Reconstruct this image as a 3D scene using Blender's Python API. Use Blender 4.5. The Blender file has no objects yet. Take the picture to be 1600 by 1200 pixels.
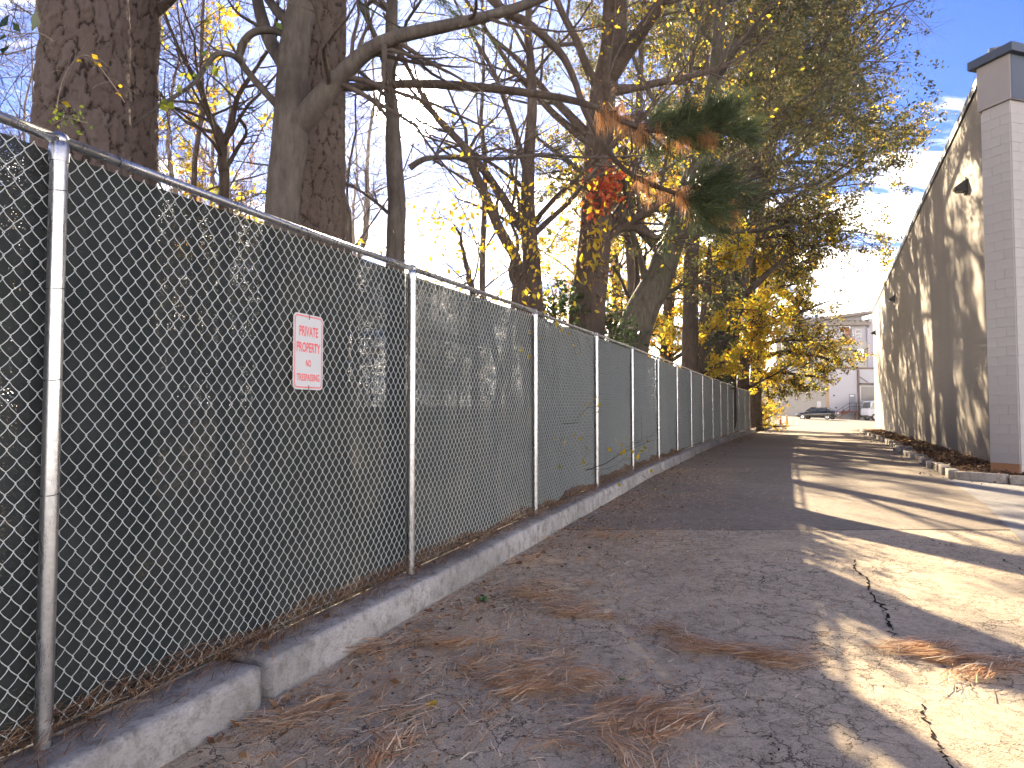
import bpy, bmesh, math, random
import numpy as np
from mathutils import Vector, Matrix

# ------------------------------------------------------------------ camera, world, sun, exposure
scene = bpy.context.scene
COL = scene.collection
F = 1110.0                         # focal length in photo pixels (1600 wide)
PITCH = math.atan(47 / F)
CAM_H = 1.53
cam = bpy.data.cameras.new('camera')
cam.sensor_width = 36.0
cam.lens = 36.0 * F / 1600
cam.clip_start = 0.05
cam.clip_end = 3000
cam_o = bpy.data.objects.new('camera', cam)
COL.objects.link(cam_o)
cam_o.location = (0, 0, CAM_H)
cam_o.rotation_euler = (math.pi / 2 + PITCH, 0, 0)
scene.camera = cam_o


def ray(u, v):
    a, b = (u - 800) / F, (600 - v) / F
    return np.array([a, math.cos(PITCH) - b * math.sin(PITCH), math.sin(PITCH) + b * math.cos(PITCH)])


def at(u, v, Y):
    d = ray(u, v)
    return np.array([0, 0, CAM_H]) + d * (Y / d[1])


SUN = ray(637, 165)
SUN = SUN / np.linalg.norm(SUN)
SUN_EL = math.asin(SUN[2])
SUN_AZ = math.atan2(SUN[0], SUN[1])          # clockwise from +Y

scene.view_settings.view_transform = 'Standard'
scene.view_settings.look = 'None'
scene.view_settings.gamma = 1
scene.view_settings.use_curve_mapping = False
scene.view_settings.exposure = 2.9
scene.cycles.use_denoising = True
scene.cycles.max_bounces = 8
scene.cycles.diffuse_bounces = 4
scene.cycles.transparent_max_bounces = 16
scene.cycles.sample_clamp_indirect = 8

sun = bpy.data.lights.new('sun', 'SUN')
sun.energy = 3.6
sun.angle = math.radians(0.6)
sun.color = (1.0, 0.80, 0.54)
sun_o = bpy.data.objects.new('sun', sun)
COL.objects.link(sun_o)
sun_o.rotation_euler = Vector(SUN).to_track_quat('Z', 'Y').to_euler()

world = bpy.data.worlds.new('World')
scene.world = world
world.use_nodes = True


class N:
    """tiny node helper"""

    def __init__(self, tree):
        self.t = tree
        self.t.nodes.clear()

    def n(self, typ, **kw):
        nd = self.t.nodes.new(typ)
        ins = kw.pop('ins', {})
        for k, v in kw.items():
            setattr(nd, k, v)
        for k, v in ins.items():
            if isinstance(v, bpy.types.NodeSocket):
                self.t.links.new(v, nd.inputs[k])
            else:
                nd.inputs[k].default_value = v
        return nd

    def math(self, op, a, b=None, c=None, clamp=False):
        nd = self.n('ShaderNodeMath', operation=op, use_clamp=clamp)
        for i, x in enumerate((a, b, c)):
            if x is None:
                continue
            if isinstance(x, bpy.types.NodeSocket):
                self.t.links.new(x, nd.inputs[i])
            else:
                nd.inputs[i].default_value = x
        return nd.outputs[0]

    def vmath(self, op, a, b=None, out=0):
        nd = self.n('ShaderNodeVectorMath', operation=op)
        for i, x in enumerate((a, b)):
            if x is None:
                continue
            if isinstance(x, bpy.types.NodeSocket):
                self.t.links.new(x, nd.inputs[i])
            else:
                nd.inputs[i].default_value = x
        return nd.outputs[out]

    def mix(self, f, a, b, blend='MIX'):
        nd = self.n('ShaderNodeMix', data_type='RGBA', blend_type=blend)
        for i, x in ((0, f), (6, a), (7, b)):
            if isinstance(x, bpy.types.NodeSocket):
                self.t.links.new(x, nd.inputs[i])
            else:
                nd.inputs[i].default_value = x if i == 0 or len(x) == 4 else (*x, 1)
        return nd.outputs[2]

    def ramp(self, f, stops, interp='LINEAR'):
        nd = self.n('ShaderNodeValToRGB')
        cr = nd.color_ramp
        cr.interpolation = interp
        while len(cr.elements) < len(stops):
            cr.elements.new(0.5)
        for e, (p, c) in zip(cr.elements, stops):
            e.position = p
            e.color = (c, c, c, 1) if isinstance(c, (int, float)) else (*c, 1)
        self.t.links.new(f, nd.inputs[0])
        return nd.outputs[0]

    def smooth(self, x, lo, hi):
        nd = self.n('ShaderNodeMapRange', interpolation_type='SMOOTHSTEP')
        self.t.links.new(x, nd.inputs[0])
        nd.inputs[1].default_value = lo
        nd.inputs[2].default_value = hi
        return nd.outputs[0]

    def noise(self, vec, scale, detail=4, rough=0.55, out=0, dist=0.0):
        nd = self.n('ShaderNodeTexNoise')
        nd.inputs['Scale'].default_value = scale
        nd.inputs['Detail'].default_value = detail
        nd.inputs['Roughness'].default_value = rough
        nd.inputs['Distortion'].default_value = dist
        if vec is not None:
            self.t.links.new(vec, nd.inputs['Vector'])
        return nd.outputs[out]

    def scale(self, vec, s):
        nd = self.n('ShaderNodeMapping')
        nd.inputs['Scale'].default_value = s
        self.t.links.new(vec, nd.inputs['Vector'])
        return nd.outputs[0]

    def link(self, a, b):
        self.t.links.new(a, b)


w = N(world.node_tree)
CLOUD_SEED = 4.4
CLOUD_BAND = 0.225
sky = w.n('ShaderNodeTexSky', sky_type='NISHITA', sun_disc=False)
sky.sun_elevation = SUN_EL
sky.sun_rotation = SUN_AZ
sky.air_density = 1.0
sky.dust_density = 0.25
sky.ozone_density = 3.0
tc = w.n('ShaderNodeTexCoord')
dirv = w.vmath('NORMALIZE', tc.outputs['Generated'])
sp = w.n('ShaderNodeSeparateXYZ', ins={0: dirv})
zpos = w.math('MAXIMUM', sp.outputs[2], 0.0)
zz = w.math('ADD', zpos, 0.10)
cu = w.math('DIVIDE', sp.outputs[0], zz)
cv = w.math('DIVIDE', sp.outputs[1], zz)
cvec = w.n('ShaderNodeCombineXYZ', ins={0: cu, 1: cv, 2: CLOUD_SEED}).outputs[0]
cn = w.noise(w.scale(cvec, (0.9, 1.7, 1)), 1.6, 9, 0.6, dist=0.4)
band = w.math('SUBTRACT', 1.0, w.smooth(zpos, 0.20, 0.40))
cm = w.math('ADD', cn, w.math('MULTIPLY', band, CLOUD_BAND))
cloud = w.smooth(cm, 0.60, 0.80)
cloud = w.math('MULTIPLY', cloud, 0.92)
shade = w.noise(w.scale(cvec, (1.0, 2.5, 1)), 2.6, 5)
ccol = w.mix(shade, (14.5, 13.0, 11.0), (20.0, 17.6, 14.6))
blue = w.mix(1.0, sky.outputs[0], (.10, .16, .32), 'MULTIPLY')
skyc = w.mix(cloud, blue, ccol)
dt = w.vmath('DOT_PRODUCT', dirv, tuple(SUN), out=1)
ang = w.math('ARCCOSINE', dt)
disc = w.math('SUBTRACT', 1.0, w.smooth(ang, 0.014, 0.050))
aur = w.math('ADD', w.math('MULTIPLY', w.math('POWER', w.math('MAXIMUM', dt, 0.0), 500.0), .12), w.math('MULTIPLY', w.math('POWER', w.math('MAXIMUM', dt, 0.0), 12.0), .32))
glow = w.math('ADD', w.math('MULTIPLY', disc, 260.0), w.math('MULTIPLY', aur, 1.3))
gcol = w.mix(1.0, (1.0, 0.88, 0.80), w.n('ShaderNodeCombineXYZ', ins={0: glow, 1: glow, 2: glow}).outputs[0], 'MULTIPLY')
total = w.mix(1.0, skyc, gcol, 'ADD')
bg = w.n('ShaderNodeBackground', ins={0: total, 1: 0.10})
wo = w.n('ShaderNodeOutputWorld', ins={0: bg.outputs[0]})

# ------------------------------------------------------------------ helpers
rs = np.random.RandomState


def tag(o, label=None, cat=None, group=None, kind=None):
    if label:
        o['label'] = label
    if cat:
        o['category'] = cat
    if group:
        o['group'] = group
    if kind:
        o['kind'] = kind
    return o


def empty(name, loc, label=None, cat=None, group=None, kind=None):
    o = bpy.data.objects.new(name, None)
    o.empty_display_size = 0.2
    o.location = [float(x) for x in loc]
    COL.objects.link(o)
    return tag(o, label, cat, group, kind)


def wloc(o):
    p = np.array(o.location)
    while o.parent:
        o = o.parent
        p = p + np.array(o.location)
    return p


def mk(name, V, Fs, mat, parent=None, smooth=True, origin=None, attr=None, uv=None):
    """one mesh object from numpy: V (n,3) world coords, Fs list of int arrays (m,k)"""
    V = np.asarray(V, dtype=np.float64)
    off = wloc(parent) if parent is not None else (np.array(origin, float) if origin is not None else np.zeros(3))
    me = bpy.data.meshes.new(name)
    me.vertices.add(len(V))
    me.vertices.foreach_set('co', (V - off).astype(np.float32).ravel())
    if not isinstance(Fs, (list, tuple)):
        Fs = [Fs]
    Fs = [np.asarray(f, dtype=np.int32) for f in Fs if len(f)]
    nl = sum(f.size for f in Fs)
    npoly = sum(len(f) for f in Fs)
    me.loops.add(nl)
    me.polygons.add(npoly)
    me.loops.foreach_set('vertex_index', np.concatenate([f.ravel() for f in Fs]))
    tot = np.concatenate([np.full(len(f), f.shape[1], np.int32) for f in Fs])
    st = np.concatenate([[0], np.cumsum(tot)[:-1]]).astype(np.int32)
    me.polygons.foreach_set('loop_start', st)
    me.polygons.foreach_set('loop_total', tot)
    me.polygons.foreach_set('use_smooth', np.full(npoly, smooth))
    if attr is not None:
        for an, av in attr.items():
            a = me.attributes.new(an, 'FLOAT', 'POINT')
            a.data.foreach_set('value', np.asarray(av, np.float32))
    if uv is not None:
        lay = me.uv_layers.new(name='UVMap')
        idx = np.concatenate([f.ravel() for f in Fs])
        lay.data.foreach_set('uv', np.asarray(uv, np.float32)[idx].ravel())
    me.update(calc_edges=True)
    me.validate()
    if mat:
        me.materials.append(mat)
    o = bpy.data.objects.new(name, me)
    COL.objects.link(o)
    if parent is not None:
        o.parent = parent
    elif origin is not None:
        o.location = [float(x) for x in origin]
    return o


class MB:
    """collects shapes into one mesh"""

    def __init__(self):
        self.v, self.f4, self.f3, self.n = [], [], [], 0

    def add(self, V, Fs):
        V = np.asarray(V, float).reshape(-1, 3)
        Fs = np.asarray(Fs, int)
        if len(Fs):
            (self.f4 if Fs.shape[1] == 4 else self.f3).append(Fs + self.n)
        self.v.append(V)
        self.n += len(V)
        return self

    def add2(self, V, Fs):
        base = self.n
        self.v.append(np.asarray(V, float))
        self.n += len(V)
        for f in Fs:
            f = np.asarray(f, int)
            (self.f4 if f.shape[1] == 4 else self.f3).append(f + base)
        return self

    def box(self, c, ax, ay, az):
        """centre and three half-axis vectors"""
        c, ax, ay, az = (np.asarray(t, float) for t in (c, ax, ay, az))
        V = [c + sx * ax + sy * ay + sz * az for sz in (-1, 1) for sy in (-1, 1) for sx in (-1, 1)]
        Fq = [(0, 2, 3, 1), (4, 5, 7, 6), (0, 1, 5, 4), (2, 6, 7, 3), (0, 4, 6, 2), (1, 3, 7, 5)]
        return self.add(V, Fq)

    def tube(self, pts, r, k=8, caps=True):
        P = np.asarray(pts, float)[None]
        R = np.broadcast_to(np.asarray(r, float), (P.shape[1],))[None]
        V, Q = tubes(P, R, k)
        b = self.n
        self.add(V, Q)
        if caps:
            n = P.shape[1]
            for ring, c in ((0, P[0, 0]), (n - 1, P[0, -1])):
                ci = self.n
                self.add([c], np.zeros((0, 3), int))
                ids = b + ring * k + np.arange(k)
                self.f3.append(np.stack([ids, np.roll(ids, -1), np.full(k, ci)], 1))
        return self

    def lathe(self, c, prof, k=16, axis=(0, 0, 1)):
        """prof: list of (r, h) along axis from c"""
        c = np.asarray(c, float)
        ax = np.asarray(axis, float)
        ax = ax / np.linalg.norm(ax)
        t = np.array([1.0, 0, 0]) if abs(ax[0]) < .8 else np.array([0, 1.0, 0])
        e1 = np.cross(ax, t); e1 /= np.linalg.norm(e1)
        e2 = np.cross(ax, e1)
        th = np.arange(k) * 2 * np.pi / k
        V = []
        for r, h in prof:
            V.append(c + ax * h + r * (np.cos(th)[:, None] * e1 + np.sin(th)[:, None] * e2))
        n = len(prof)
        V = np.concatenate(V)
        i = np.arange(n - 1)[:, None] * k
        j = np.arange(k)[None]
        j2 = (j + 1) % k
        Q = np.stack([i + j, i + j2, i + k + j2, i + k + j], -1).reshape(-1, 4)
        return self.add(V, Q)

    def build(self, name, mat, parent=None, smooth=False, origin=None):
        fs = []
        if self.f4:
            fs.append(np.concatenate(self.f4))
        if self.f3:
            fs.append(np.concatenate(self.f3))
        return mk(name, np.concatenate(self.v), fs, mat, parent, smooth, origin)


def tubes(P, R, k):
    """P (B,n,3), R (B,n) -> verts, quads"""
    B, n, _ = P.shape
    T = np.gradient(P, axis=1) if n > 2 else np.repeat((P[:, 1:] - P[:, :1]), n, 1)
    T = T / (np.linalg.norm(T, axis=2, keepdims=True) + 1e-9)
    m = np.abs(T.mean(1))
    ref = np.eye(3)[np.argmin(m, 1)][:, None, :]
    e1 = np.cross(T, np.broadcast_to(ref, T.shape))
    e1 /= (np.linalg.norm(e1, axis=2, keepdims=True) + 1e-9)
    e2 = np.cross(T, e1)
    th = np.arange(k) * 2 * np.pi / k
    V = P[:, :, None, :] + R[:, :, None, None] * (np.cos(th)[None, None, :, None] * e1[:, :, None, :] + np.sin(th)[None, None, :, None] * e2[:, :, None, :])
    b = (np.arange(B) * n * k)[:, None, None]
    i = (np.arange(n - 1) * k)[None, :, None]
    j = np.arange(k)[None, None]
    j2 = (j + 1) % k
    Q = np.stack([b + i + j, b + i + j2, b + i + k + j2, b + i + k + j], -1).reshape(-1, 4)
    return V.reshape(-1, 3), Q


def hash3(i, j, k, seed):
    i = i.astype(np.int64); j = j.astype(np.int64); k = k.astype(np.int64)
    h = (i * 374761393 + j * 668265263 + k * 2147483647 + seed * 1274126177) & 0xffffffff
    h = ((h ^ (h >> 13)) * 1274126177) & 0xffffffff
    h = (h ^ (h >> 16)) & 0xffffffff
    return h / 4294967295.0


def vnoise(p, seed=0):
    p = np.asarray(p, float)
    i = np.floor(p)
    f = p - i
    f = f * f * (3 - 2 * f)
    out = 0
    for dx in (0, 1):
        for dy in (0, 1):
            for dz in (0, 1):
                wgt = np.where(dx, f[..., 0], 1 - f[..., 0]) * np.where(dy, f[..., 1], 1 - f[..., 1]) * np.where(dz, f[..., 2], 1 - f[..., 2])
                out = out + wgt * hash3(i[..., 0] + dx, i[..., 1] + dy, i[..., 2] + dz, seed)
    return out * 2 - 1


def fbm(p, seed=0, o=3):
    a, s, t = 1.0, 0, 0
    for q in range(o):
        s = s + a * vnoise(np.asarray(p) * 2 ** q, seed + q)
        t += a
        a *= .5
    return s / t


def spline(pts, n):
    """Catmull-Rom resample of rows (any width)"""
    P = np.asarray(pts, float)
    if len(P) == 2:
        return P[0] + (P[1] - P[0]) * np.linspace(0, 1, n)[:, None]
    E = np.vstack([2 * P[0] - P[1], P, 2 * P[-1] - P[-2]])
    m = len(P) - 1
    t = np.linspace(0, m - 1e-6, n)
    i = t.astype(int)
    f = (t - i)[:, None]
    a, b, c, d = E[i], E[i + 1], E[i + 2], E[i + 3]
    return .5 * (2 * b + (c - a) * f + (2 * a - 5 * b + 4 * c - d) * f ** 2 + (3 * b - a - 3 * c + d) * f ** 3)


def smst(x, a, b):
    t = np.clip((np.asarray(x, float) - a) / (b - a), 0, 1)
    return t * t * (3 - 2 * t)


GY = np.array([-60, 2.9, 5.7, 8.6, 11.4, 14.3, 17.5, 28.5, 40, 53, 82, 92, 130, 220, 900])
GZ = np.array([0, 0, .05, .115, .16, .21, .24, .31, .33, .33, .57, .74, 1.45, 2.5, 4.0])


def g(x, y):
    z = np.interp(y, GY, GZ)
    return z + .045 * np.clip(46 - np.asarray(x, float), -20, 30) * smst(y, 60, 95) * (np.asarray(y) < 400)


# ------------------------------------------------------------------ materials
def mat(name):
    m = bpy.data.materials.new(name)
    m.use_nodes = True
    return m, N(m.node_tree)


def out(n, sh):
    o = n.n('ShaderNodeOutputMaterial')
    n.link(sh, o.inputs[0])


def bsdf(n, col, rough=.7, metal=0.0, normal=None, spec=.5):
    b = n.n('ShaderNodeBsdfPrincipled')
    for k, x in (('Base Color', col), ('Roughness', rough), ('Metallic', metal), ('Normal', normal), ('Specular IOR Level', spec)):
        if x is None:
            continue
        if isinstance(x, bpy.types.NodeSocket):
            n.link(x, b.inputs[k])
        else:
            b.inputs[k].default_value = (*x, 1) if k == 'Base Color' and len(x) == 3 else x
    return b.outputs[0]


def bump(n, h, strength=.4, dist=.02, normal=None):
    b = n.n('ShaderNodeBump')
    b.inputs['Strength'].default_value = strength
    b.inputs['Distance'].default_value = dist
    n.link(h, b.inputs['Height'])
    if normal is not None:
        n.link(normal, b.inputs['Normal'])
    return b.outputs[0]


def simple(name, col, rough=.6, metal=0.0, var=.12, scale=6, bmp=.15, spec=.5):
    m, n = mat(name)
    tcn = n.n('ShaderNodeTexCoord')
    nz = n.noise(tcn.outputs['Object'], scale, 6, .6)
    c = n.mix(nz, tuple(x * (1 - var) for x in col), tuple(min(1, x * (1 + var)) for x in col))
    nb = n.noise(tcn.outputs['Object'], scale * 8, 4, .6)
    out(n, bsdf(n, c, rough, metal, bump(n, nb, bmp, .004), spec))
    return m


def asphalt(name, c0, c1, cracks=1.0, patch=.5):
    m, n = mat(name)
    geo = n.n('ShaderNodeNewGeometry')
    p = geo.outputs['Position']
    big = n.noise(p, .55, 5, .6)
    mid = n.noise(p, 3.2, 6, .65)
    fine = n.noise(p, 160, 3, .7)
    grain = n.n('ShaderNodeTexVoronoi', feature='F1', ins={'Vector': p, 'Scale': 130.0})
    c = n.mix(n.ramp(big, [(.35, 0.0), (.65, 1.0)]), c0, c1)
    c = n.mix(n.ramp(mid, [(.45, 0.0), (.75, patch)]), c, tuple(x * 1.55 for x in c1))
    c = n.mix(n.ramp(fine, [(.35, .0), (.75, .55)]), c, tuple(x * 1.8 for x in c1))
    c = n.mix(n.ramp(grain.outputs['Color'], [(.0, .40), (.6, 0.0)]), c, tuple(x * .45 for x in c0))
    c = n.mix(n.ramp(n.noise(p, 11, 6, .75), [(.46, 0.0), (.72, .6)]), c, tuple(x * .5 for x in c0))
    c = n.mix(n.ramp(n.noise(p, 34, 5, .75), [(.57, 0.0), (.68, .5)]), c, tuple(x * .45 for x in c0))
    # alligator cracking: distorted voronoi edges, only where a broad mask allows
    pd = n.n('ShaderNodeVectorMath', operation='ADD')
    n.link(p, pd.inputs[0])
    off = n.n('ShaderNodeVectorMath', operation='SCALE')
    n.link(n.noise(p, 4.0, 5, .7, out=1), off.inputs[0])
    off.inputs['Scale'].default_value = .30
    n.link(off.outputs[0], pd.inputs[1])
    v1 = n.n('ShaderNodeTexVoronoi', feature='DISTANCE_TO_EDGE', ins={'Vector': pd.outputs[0], 'Scale': 5.0})
    v2 = n.n('ShaderNodeTexVoronoi', feature='DISTANCE_TO_EDGE', ins={'Vector': pd.outputs[0], 'Scale': 14.0})
    msk = n.ramp(n.noise(p, 1.1, 4, .6), [(.40, 0.0), (.56, 1.0)])
    msk2 = n.ramp(n.noise(p, 1.7, 4, .6), [(.44, 0.0), (.58, 1.0)])
    k1 = n.math('MULTIPLY', n.math('SUBTRACT', 1.0, n.smooth(v1.outputs['Distance'], .005, .032)), msk)
    k2 = n.math('MULTIPLY', n.math('SUBTRACT', 1.0, n.smooth(v2.outputs['Distance'], .006, .040)), msk2)
    ck = n.math('MULTIPLY', n.math('MAXIMUM', k1, k2), cracks, clamp=True)
    c = n.mix(n.math('MULTIPLY', ck, .9), c, (.018, .016, .015))
    h = n.math('SUBTRACT', n.math('ADD', n.math('MULTIPLY', fine, .6), n.math('MULTIPLY', grain.outputs['Distance'], .7)), n.math('MULTIPLY', ck, 1.6))
    out(n, bsdf(n, c, .88, 0, bump(n, h, .75, .006), .3))
    return m


def concrete(name, c0, c1, stain=(.16, .13, .10), sc=1.0):
    m, n = mat(name)
    geo = n.n('ShaderNodeNewGeometry')
    p = geo.outputs['Position']
    big = n.noise(p, 1.3 * sc, 6, .65)
    mid = n.noise(p, 9 * sc, 6, .7)
    fine = n.noise(p, 90, 4, .7)
    c = n.mix(n.ramp(big, [(.35, 0.0), (.7, 1.0)]), c0, c1)
    c = n.mix(n.ramp(mid, [(.48, .0), (.66, .8)]), c, stain)
    c = n.mix(n.ramp(n.noise(n.scale(p, (1, 1, 3)), 24 * sc, 5, .75), [(.5, .0), (.68, .55)]), c, tuple(x * .55 for x in c0))
    c = n.mix(n.ramp(fine, [(.55, 0.0), (.75, .5)]), c, tuple(x * .5 for x in c0))
    pit = n.n('ShaderNodeTexVoronoi', feature='F1', ins={'Vector': p, 'Scale': 42.0})
    pm = n.ramp(pit.outputs['Distance'], [(.0, 1.0), (.20, 0.0)])
    h = n.math('SUBTRACT', n.math('ADD', fine, n.math('MULTIPLY', mid, 1.5)), pm)
    c = n.mix(n.math('MULTIPLY', pm, n.ramp(big, [(.45, 0.0), (.6, .7)])), c, tuple(x * .3 for x in c0))
    out(n, bsdf(n, c, .9, 0, bump(n, h, .9, .008), .3))
    return m


def leafmat(name, stops, trans=.5, rough=.55):
    m, n = mat(name)
    geo = n.n('ShaderNodeNewGeometry')
    c = n.ramp(geo.outputs['Random Per Island'], stops)
    d = bsdf(n, c, rough, 0, None, .35)
    t = n.n('ShaderNodeBsdfTranslucent')
    n.link(c, t.inputs[0])
    mx = n.n('ShaderNodeMixShader')
    mx.inputs[0].default_value = trans
    n.link(d, mx.inputs[1])
    n.link(t.outputs[0], mx.inputs[2])
    out(n, mx.outputs[0])
    return m


def bark(name, c0, c1, sc=(14, 14, 3), bs=.9, moss=None):
    m, n = mat(name)
    tcn = n.n('ShaderNodeTexCoord')
    p = tcn.outputs['Object']
    a = n.noise(n.scale(p, sc), 1.0, 6, .7)
    b = n.noise(p, 2.0, 5, .6)
    c = n.mix(n.ramp(a, [(.35, 0.0), (.68, 1.0)]), c0, c1)
    c = n.mix(n.ramp(b, [(.45, 0.0), (.7, .6)]), c, tuple(x * .55 for x in c0))
    if moss:
        c = n.mix(n.ramp(n.noise(p, 1.2, 5, .7), [(.5, 0.0), (.66, .7)]), c, moss)
    out(n, bsdf(n, c, .92, 0, bump(n, a, bs, .03), .2))
    return m


M = {}
M['asphalt_old'] = asphalt('asphalt_old', (.36, .295, .210), (.49, .405, .290), .95, .35)
M['asphalt_new'] = asphalt('asphalt_new', (.20, .168, .130), (.275, .232, .180), .2, .25)
M['asphalt_lot'] = asphalt('asphalt_lot', (.17, .15, .125), (.22, .195, .16), .2, .3)
M['apron'] = concrete('apron', (.26, .25, .24), (.33, .32, .30), (.22, .20, .19))
M['kerb'] = concrete('kerb', (.22, .215, .21), (.43, .42, .415), (.13, .118, .108))
M['edging'] = concrete('edging', (.28, .26, .23), (.40, .37, .33), (.18, .15, .12))
M['soil'] = simple('soil', (.085, .055, .035), .95, 0, .45, 5, .6, .1)
M['mulch'] = simple('mulch', (.05, .026, .016), .95, 0, .5, 14, .9, .1)
M['crack'] = simple('crack', (.018, .016, .014), .95, 0, .2, 20, .2, .05)
M['leaf_floor'] = simple('leaf_floor', (.075, .05, .03), .95, 0, .5, 3, .6, .1)
M['dark_metal'] = simple('dark_metal', (.03, .03, .033), .45, .3, .1, 10, .1)
M['rubber'] = simple('rubber', (.015, .015, .016), .8, 0, .1, 20, .2)
M['white_paint'] = simple('white_paint', (.72, .72, .72), .5, 0, .05, 2, .05)
M['yellow_paint'] = simple('yellow_paint', (.75, .42, .02), .5, 0, .08, 6, .1)
M['red_paint'] = simple('red_paint', (.55, .09, .03), .5, 0, .08, 6, .1)
M['grey_paint'] = simple('grey_paint', (.24, .25, .28), .5, 0, .06, 3, .05)
M['brown_trim'] = simple('brown_trim', (.14, .10, .085), .6, 0, .1, 3, .05)
M['brick_red'] = simple('brick_red', (.36, .12, .055), .8, 0, .15, 5, .2)
M['lilac_wall'] = simple('lilac_wall', (.33, .33, .39), .8, 0, .05, 1, .05)
M['deck_concrete'] = simple('deck_concrete', (.34, .33, .31), .85, 0, .08, 1, .1)
M['warehouse_white'] = simple('warehouse_white', (.46, .46, .48), .7, 0, .06, .8, .05)
M['warehouse_grey'] = simple('warehouse_grey', (.28, .27, .25), .8, 0, .08, .8, .05)
M['opening_shade'] = simple('opening_shade', (.03, .03, .03), .9, 0, .1, 2, .05)  # near-black colour standing for the shade inside the deck opening
M['roof_brown'] = simple('roof_brown', (.16, .14, .13), .8, 0, .1, 2, .05)
M['car_paint'] = simple('car_paint', (.012, .013, .016), .12, 0, .05, 2, .0, .8)
M['chrome'] = simple('chrome', (.6, .6, .62), .25, .9, .05, 4, .0)
M['glass_dark'] = simple('glass_dark', (.05, .06, .065), .06, 0, .05, 2, .0, .9)
M['tail_light'] = simple('tail_light', (.35, .02, .02), .25, 0, .05, 2, .0)
M['headlight'] = simple('headlight', (.7, .7, .68), .15, .2, .05, 2, .0)
M['rust_steel'] = simple('rust_steel', (.20, .07, .045), .7, .1, .2, 8, .15)
M['roll_door'] = simple('roll_door', (.30, .28, .25), .6, 0, .06, 2, .05)
M['sign_white'] = simple('sign_white', (.50, .52, .54), .4, .0, .03, 4, .02)
M['sign_red'] = simple('sign_red', (.72, .09, .10), .5, 0, .04, 5, .02)
M['coping'] = simple('coping', (.045, .06, .09), .45, .2, .1, 3, .05)
M['cap_plum'] = simple('cap_plum', (.24, .22, .22), .65, 0, .08, 4, .08)
M['wire_tie'] = simple('wire_tie', (.02, .02, .022), .5, .3, .1, 10, .05)

# galvanised steel
m, n = mat('galvanised')
tcn = n.n('ShaderNodeTexCoord')
sp1 = n.n('ShaderNodeTexVoronoi', feature='F1', ins={'Vector': tcn.outputs['Object'], 'Scale': 60.0})
nz = n.noise(n.scale(tcn.outputs['Object'], (6, 6, 1.2)), 3, 6, .7)
c = n.mix(sp1.outputs['Color'], (.35, .36, .38), (.46, .47, .49))
c = n.mix(n.ramp(nz, [(.5, 0.0), (.75, .55)]), c, (.28, .28, .30))
out(n, bsdf(n, c, n.ramp(nz, [(.3, .20), (.7, .40)]), .97, bump(n, nz, .06, .01)))
M['galv'] = m
M['wire'] = simple('mesh_wire', (.45, .49, .50), .4, .35, .08, 8, .0)

# privacy screen: woven plastic cloth with real pin holes
SCREENS = {}


def screen_mat(openness, tr, alb=1.0):
    key = (openness, tr, alb)
    if key in SCREENS:
        return SCREENS[key]
    m, n = mat('privacy_screen')
    uvn = n.n('ShaderNodeUVMap')
    p = uvn.outputs[0]
    hole = n.noise(n.scale(p, (1, 1.5, 1)), 120, 2, .6)
    patch = n.noise(p, 1.6, 4, .6)
    stre = n.noise(n.scale(p, (.8, 14, 1)), 3, 4, .7)
    thr = n.math('ADD', n.math('MULTIPLY', patch, .30), n.math('MULTIPLY', stre, .10))
    hv = n.math('ADD', hole, thr)
    dusty = n.noise(n.scale(p, (1.5, .7, 1)), 2.2, 6, .65)
    op = n.smooth(hv, .86 - openness, .93 - openness)
    wv = n.noise(n.scale(p, (1, 3, 1)), 260, 2, .6)
    c = n.mix(wv, tuple(x * alb for x in (.009, .0125, .0135)), tuple(x * alb for x in (.024, .032, .034)))
    c = n.mix(n.ramp(dusty, [(.42, 0.0), (.72, .6)]), c, tuple(x * alb for x in (.045, .050, .050)))
    d = bsdf(n, c, .75, 0, bump(n, wv, .3, .002), .25)
    t = n.n('ShaderNodeBsdfTranslucent')
    t.inputs[0].default_value = (tr, tr, tr * .98, 1)
    mx = n.n('ShaderNodeMixShader')
    mx.inputs[0].default_value = .35
    n.link(d, mx.inputs[1]); n.link(t.outputs[0], mx.inputs[2])
    tp = n.n('ShaderNodeBsdfTransparent')
    m2 = n.n('ShaderNodeMixShader')
    n.link(op, m2.inputs[0]); n.link(mx.outputs[0], m2.inputs[1]); n.link(tp.outputs[0], m2.inputs[2])
    out(n, m2.outputs[0])
    SCREENS[key] = m
    return m


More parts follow.
